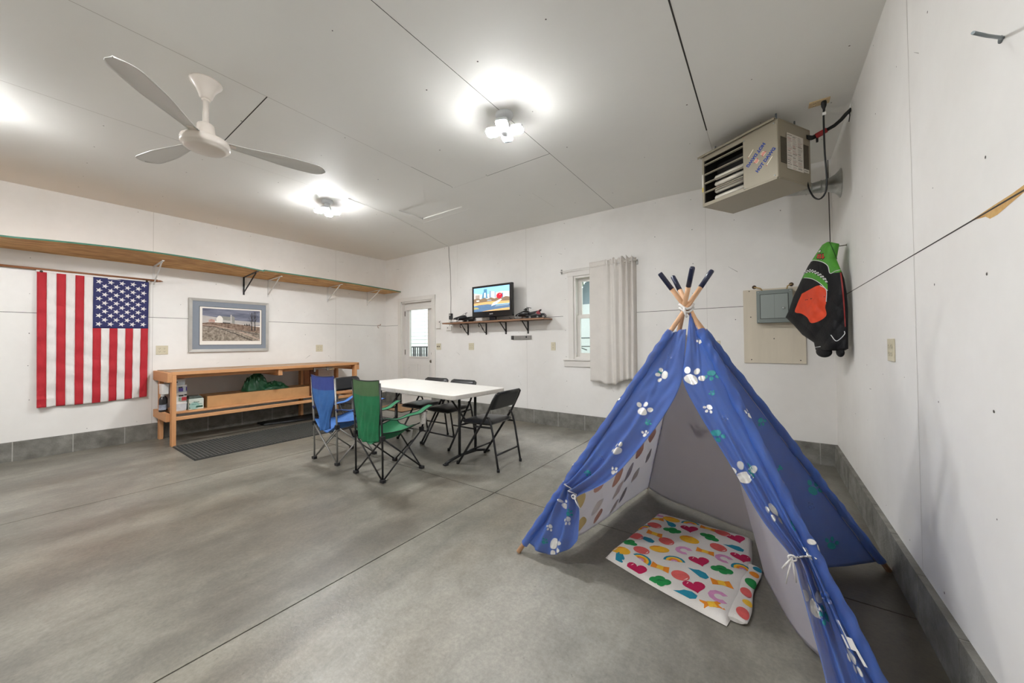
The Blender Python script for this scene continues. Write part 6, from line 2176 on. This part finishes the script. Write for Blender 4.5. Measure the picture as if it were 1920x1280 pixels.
def tie(k, t_, ends):
    f = SURF['flap' + k[0]]
    mb = MB()
    pts = [f(lerp(.0, 1, q / 14), t_) + FN * (.006 + .012 * sin(PI * q / 14)) for q in range(15)]
    b = pole(k, {'RF': .70, 'LF': .715}[k])
    pts += [b + FN * .016, b + (f(1, t_) - f(0, t_)).normalized() * .024, b - FN * .02, f(.5, t_) - FN * .02, f(.0, t_) - FN * .012, f(.0, t_) + FN * .006]
    mb.tube(pts, .0032, 6)
    a = f(.02, t_) + FN * .012
    for e in ends:
        mb.tube([a, a + V(e) * .5 + FN * .012, a + V(e)], .0030, 6)
    mb.tube([a + V((.012 * cos(q), -.004, .010 * sin(q))) for q in [r * PI / 5 for r in range(11)]], .003, 6)
    mb.build('tie_string', M_cord, tent)


lat = (TF['RF'] - TF['LF']).normalized()
tie('RF', .60, [(-.020, 0, -.10), (.010, 0, -.085), (-.03, 0, -.05)])
tie('LF', .61, [(.045, -.01, -.055)])
f = SURF['flapR']
mb = MB()
c = f(.80, .835) + FN * .012
d1 = (f(.80, .80) - f(.80, .87)).normalized()
mb.obox(c, lat * .013, d1 * .017, FN * .0006)
mb.obox(c + lat * .012 - d1 * .03, (lat * .1 - d1).normalized() * .022, lat * .004, FN * .0008)
mb.obox(c + d1 * .036 - lat * .004, d1 * .022, lat * .0035, FN * .0008)
mb.build('care_label', mat('white_satin', 'e3e1e0', .6), tent)

# ================================================================ folded fleece blanket in the tent
t = thing('fleece_blanket', (-.42, 2.2, 0), 'folded white fleece blanket with a colourful heart and rainbow print on the tent floor', 'blanket')
BA, BB_, BC, BD = V((-.632, 2.640, 0)), V((-.752, 1.942, 0)), V((-.160, 1.768, 0)), V((-.098, 2.610, 0))


def bil(u, v):
    """u: left to right, v: front to back"""
    p = lerp(lerp(BB_, BC, u), lerp(BA, BD, u), v)
    p = p + V((.035 * sin(PI * v) * u, -.012 * sin(PI * u) * (1 - v), 0))
    return p


def btop(u, v):
    e = max(abs(2 * u - 1), abs(2 * v - 1))
    x, y = abs(2 * u - 1), abs(2 * v - 1)
    k = max(0., (1 - x ** 14) * (1 - y ** 18)) ** .5
    return .004 + k * (.027 + .003 * sin(9 * u + 4 * v) + .003 * sin(13 * v - 5 * u))


M_fleece = mat('white_fleece', 'dedad5', .95, bump=.35, bs=260, var=.03, vs=8)
SH = {'salmon': 'd8605c', 'lemon': 'eab32c', 'lemon2': 'e0902a', 'teal': '1f86a0', 'green': '1d8a45', 'green2': '136536', 'heart': 'b8174f', 'lav': 'd392bd', 'orange': 'e58a22', 'yellow': 'f0bf3b', 'shine': 'f3d3d0'}
SI = {k: i + 1 for i, k in enumerate(SH)}
M_sh = [M_fleece] + [mat('fleece_' + k, v, .95, var=.10, vs=30, bump=.35, bs=260) for k, v in SH.items()]
mb = MB()
mb.grid(lambda u, v: bil(u, v) + V((0, 0, btop(u, v))), 56, 60, 0)
mb.grid(lambda u, v: bil(u, v) + V((0, 0, .001 + .003 * (1 - min(1, 40 * min(u, 1 - u, v, 1 - v))))), 12, 12, 0, flip=True)


def inv(x, y):
    u, v = .5, .5
    for _ in range(12):
        p = bil(u, v)
        h = 1e-4
        pu, pv = (bil(u + h, v) - p) / h, (bil(u, v + h) - p) / h
        dx, dy = x - p.x, y - p.y
        det = pu.x * pv.y - pv.x * pu.y
        u += (dx * pv.y - pv.x * dy) / det
        v += (pu.x * dy - dx * pu.y) / det
    return u, v


def bshape(mb, x, y, rot, pts, mi, lay=0):
    ca, sa = cos(rot) * BSC, sin(rot) * BSC
    q = []
    for a, b in pts:
        X_, Y_ = x + a * ca - b * sa, y + a * sa + b * ca
        u, v = inv(X_, Y_)
        u, v = max(.012, min(.988, u)), max(.012, min(.988, v))
        p = bil(u, v)
        q.append(V((p.x, p.y, btop(u, v) + .0012 + .0004 * lay)))
    c = sum(q, V((0, 0, 0))) / len(q)
    u, v = inv(c.x, c.y)
    c.z = max(c.z, btop(max(0, min(1, u)), max(0, min(1, v))) + .0012 + .0004 * lay)
    N = len(q)
    mid = []
    for p in q:
        m_ = (p + c) / 2
        u, v = inv(m_.x, m_.y)
        m_.z = btop(max(.0, min(1, u)), max(.0, min(1, v))) + .0012 + .0004 * lay
        mid.append(m_)
    mb.add([c] + mid + q, [(0, 1 + k, 1 + (k + 1) % N) for k in range(N)] + [(1 + k, 1 + N + k, 1 + N + (k + 1) % N, 1 + (k + 1) % N) for k in range(N)], mi, True)


def arc(r0, r1, a0, a1, n=14):
    return [(r1 * cos(lerp(a0, a1, k / n)), r1 * sin(lerp(a0, a1, k / n))) for k in range(n + 1)] + [(r0 * cos(lerp(a1, a0, k / n)), r0 * sin(lerp(a1, a0, k / n))) for k in range(n + 1)]


def barc(mb, x, y, rot, r0, r1, a0, a1, mi, lay=0):
    n = 8
    for k in range(n):
        b0, b1 = lerp(a0, a1, k / n), lerp(a0, a1, (k + 1) / n)
        bshape(mb, x, y, rot, [(r0 * cos(b0), r0 * sin(b0)), (r1 * cos(b0), r1 * sin(b0)), (r1 * cos(b1), r1 * sin(b1)), (r0 * cos(b1), r0 * sin(b1))], mi, lay)


BSC = 1.13
BL = [('lav', -.605, 2.606, 0), ('lemon', -.536, 2.56, 0), ('bow', -.62, 2.518, 10), ('teal', -.528, 2.492, -20), ('rainbow', -.421, 2.566, 20), ('salmon', -.606, 2.41, 0), ('heart', -.415, 2.479, 20), ('bow', -.322, 2.55, 0), ('green', -.502, 2.404, 20), ('salmon', -.244, 2.547, 0), ('bow', -.581, 2.306, 0),
      ('rainbow', -.645, 2.346, 60), ('salmon', -.666, 2.219, 0), ('teal', -.608, 2.219, 30), ('salmon', -.504, 2.267, 0), ('lemon', -.395, 2.35, 0), ('green', -.304, 2.443, 0), ('heart', -.171, 2.528, 30), ('green', -.681, 2.122, 0), ('lemon', -.517, 2.154, 30), ('lav', -.401, 2.216, 0), ('salmon', -.247, 2.36, 0),
      ('teal', -.176, 2.415, 30), ('bow', -.303, 2.266, 0), ('lemon', -.688, 2.011, 0), ('salmon', -.594, 2.076, 20), ('rainbow', -.573, 1.999, -20), ('rainbow', -.423, 2.087, 20), ('heart', -.314, 2.147, 30), ('lav', -.209, 2.252, 0), ('heart', -.136, 2.331, 20), ('rainbow', -.122, 2.221, 30), ('teal', -.68, 1.957, -30),
      ('bow', -.475, 1.983, 0), ('heart', -.572, 1.905, 10), ('green', -.212, 2.13, 30), ('salmon', -.375, 1.972, 0), ('teal', -.303, 2.037, 10), ('bow', -.202, 2.019, 20), ('green', -.453, 1.88, 30), ('heart', -.304, 1.921, 30), ('lav', -.201, 1.906, 20), ('teal', -.33, 1.848, 30), ('bow', -.222, 1.830, 30)]
for (k, x, y, r) in BL:
    r = math.radians(r) - .10
    if k == 'rainbow':
        for q, ci in enumerate(('teal', 'yellow', 'orange', 'lav')):
            barc(mb, x, y - .015, r, .048 - .011 * (q + 1), .048 - .011 * q, .05, PI - .05, SI[ci])
    elif k == 'heart':
        pts = [(.045 * (16 * sin(a) ** 3) / 16, .042 * (13 * cos(a) - 5 * cos(2 * a) - 2 * cos(3 * a) - cos(4 * a)) / 15) for a in (2 * PI * q / 26 for q in range(26))]
        bshape(mb, x, y, r, pts, SI['heart'])
        bshape(mb, x, y, r, [(-.028, .012), (-.022, .022), (-.016, .026), (-.020, .018)], SI['shine'], 1)
    elif k == 'lemon':
        bshape(mb, x, y, r, ellipse(0, 0, .047, .032), SI['lemon'])
        bshape(mb, x, y, r, [(-.045, .010), (-.02, .030), (.01, .033), (-.005, .018)], SI['lemon2'], 1)
    elif k == 'salmon':
        bshape(mb, x, y, r, ellipse(0, 0, .038, .034) , SI['salmon'])
        bshape(mb, x, y, r, [(.018, -.024), (.030, -.012), (.032, .004), (.026, -.008)], SI['shine'], 1)
    elif k == 'teal':
        bshape(mb, x, y, r, [(-.045, .018), (-.02, .016), (0, .022), (.028, .012), (.042, -.012), (.030, -.030), (.008, -.028), (-.012, -.010)], SI['teal'])
    elif k == 'green':
        for cx, cy, rr in ((-.022, .004, .022), (.004, .012, .024), (.026, -.006, .022), (.004, -.014, .02)):
            bshape(mb, x, y, r, ellipse(cx, cy, rr, rr * .85, .4, 14), SI['green'])
        bshape(mb, x, y, r, [(-.028, -.002), (0, .008), (.03, -.004), (0, .0)], SI['green2'], 1)
    elif k == 'lav':
        barc(mb, x, y, r, .018, .040, .5, 2 * PI - .9, SI['lav'])
    elif k == 'bow':
        bshape(mb, x, y, r, [(-.04, .022), (-.004, .008), (.034, .026), (.044, -.018), (.004, -.012), (-.036, -.022)], SI['orange'])
        bshape(mb, x, y, r, [(-.014, .014), (.012, .016), (.018, -.013), (-.012, -.014)], SI['yellow'], 1)
mb.build('top_fold', M_sh, t)
mb = MB()                                          # under folds showing along the right side
F0, F1 = V((-.133, 1.815, 0)), V((-.088, 2.30, 0))


def roll(w, h, a, b, wob):
    ax = (b - a)
    sd = ax.cross(V((0, 0, 1))).normalized()
    def fn(u, v):
        th = 2 * PI * u
        k = 1 if .02 < v < .98 else .75
        return a + ax * v + sd * (w * cos(th) * k + .006 * sin(9 * v + wob)) + V((0, 0, h + (h - .001) * sin(th) * k + .003 * sin(12 * v) * max(0, sin(th))))
    return fn


fr = roll(.042, .0125, F0, F1, 0)
mb.grid(fr, 24, 40, flip=False)
mb.ngon([fr(k / 24, 0) for k in range(24)]); mb.ngon([fr(k / 24, 1) for k in range(24)][::-1])
def fpatch(u0, u1, v0, v1, mi):
    mb.grid(lambda u, v: (lambda p, c: c + (p - c) * 1.03)(V(fr(lerp(u0, u1, u) % 1, lerp(v0, v1, v))), F0 + (F1 - F0) * lerp(v0, v1, v) + V((0, 0, .016))), 6, 4, mi)
for (u_, v_, a_, b_, k_) in ((.17, .10, .036, .026, 'salmon'), (.14, .28, .024, .020, 'yellow'), (.18, .44, .034, .024, 'salmon'), (.13, .62, .036, .026, 'green'), (.17, .80, .026, .022, 'orange'), (.14, .93, .022, .02, 'teal')):
    decal(mb, fr, -1, (u_, v_), (u_, v_ + .05), ellipse(0, 0, a_, b_, .3), SI[k_], .0016)
mb.build('under_fold', M_sh, t)
# ================================================================ daylight outside, camera, view
w = bpy.data.worlds.new('overcast_sky')
SC.world = w
w.use_nodes = True
bg = w.node_tree.nodes['Background']
sky = w.node_tree.nodes.new('ShaderNodeTexSky')
sky.sky_type = 'HOSEK_WILKIE'
sky.sun_direction = (.3, -.5, .8)
sky.turbidity = 9
mxs = w.node_tree.nodes.new('ShaderNodeMixRGB')
mxs.inputs['Fac'].default_value = .75
mxs.inputs['Color2'].default_value = (.95, .98, 1, 1)
w.node_tree.links.new(sky.outputs[0], mxs.inputs['Color1'])
w.node_tree.links.new(mxs.outputs[0], bg.inputs['Color'])
bg.inputs['Strength'].default_value = SKY_POWER
cam = bpy.data.cameras.new('camera')
co = bpy.data.objects.new('camera', cam)
COL.objects.link(co)
yaw, pit, rol = -0.621366984, 0.017863408, -0.008547193
F_ = V((sin(yaw) * cos(pit), cos(yaw) * cos(pit), sin(pit)))
R_ = V((cos(yaw), -sin(yaw), 0))
U_ = R_.cross(F_)
R2, U2 = R_ * cos(rol) + U_ * sin(rol), U_ * cos(rol) - R_ * sin(rol)
co.matrix_world = Matrix(((R2.x, U2.x, -F_.x, 0), (R2.y, U2.y, -F_.y, 0), (R2.z, U2.z, -F_.z, 1.2011267), (0, 0, 0, 1)))
cam.sensor_fit = 'HORIZONTAL'
cam.sensor_width = 36
cam.lens = 674.4452 * 36 / 1920
cam.shift_x = (960 - 956.025) / 1920
cam.shift_y = (630.1735 - 640) / 1920
cam.clip_start = .02
SC.camera = co
SC.cycles.diffuse_bounces = 8
SC.cycles.max_bounces = 14
vs_ = SC.view_settings
vs_.view_transform = 'Standard'
vs_.look = 'None'
vs_.exposure = EXPOSURE
vs_.gamma = 1
vs_.use_curve_mapping = False
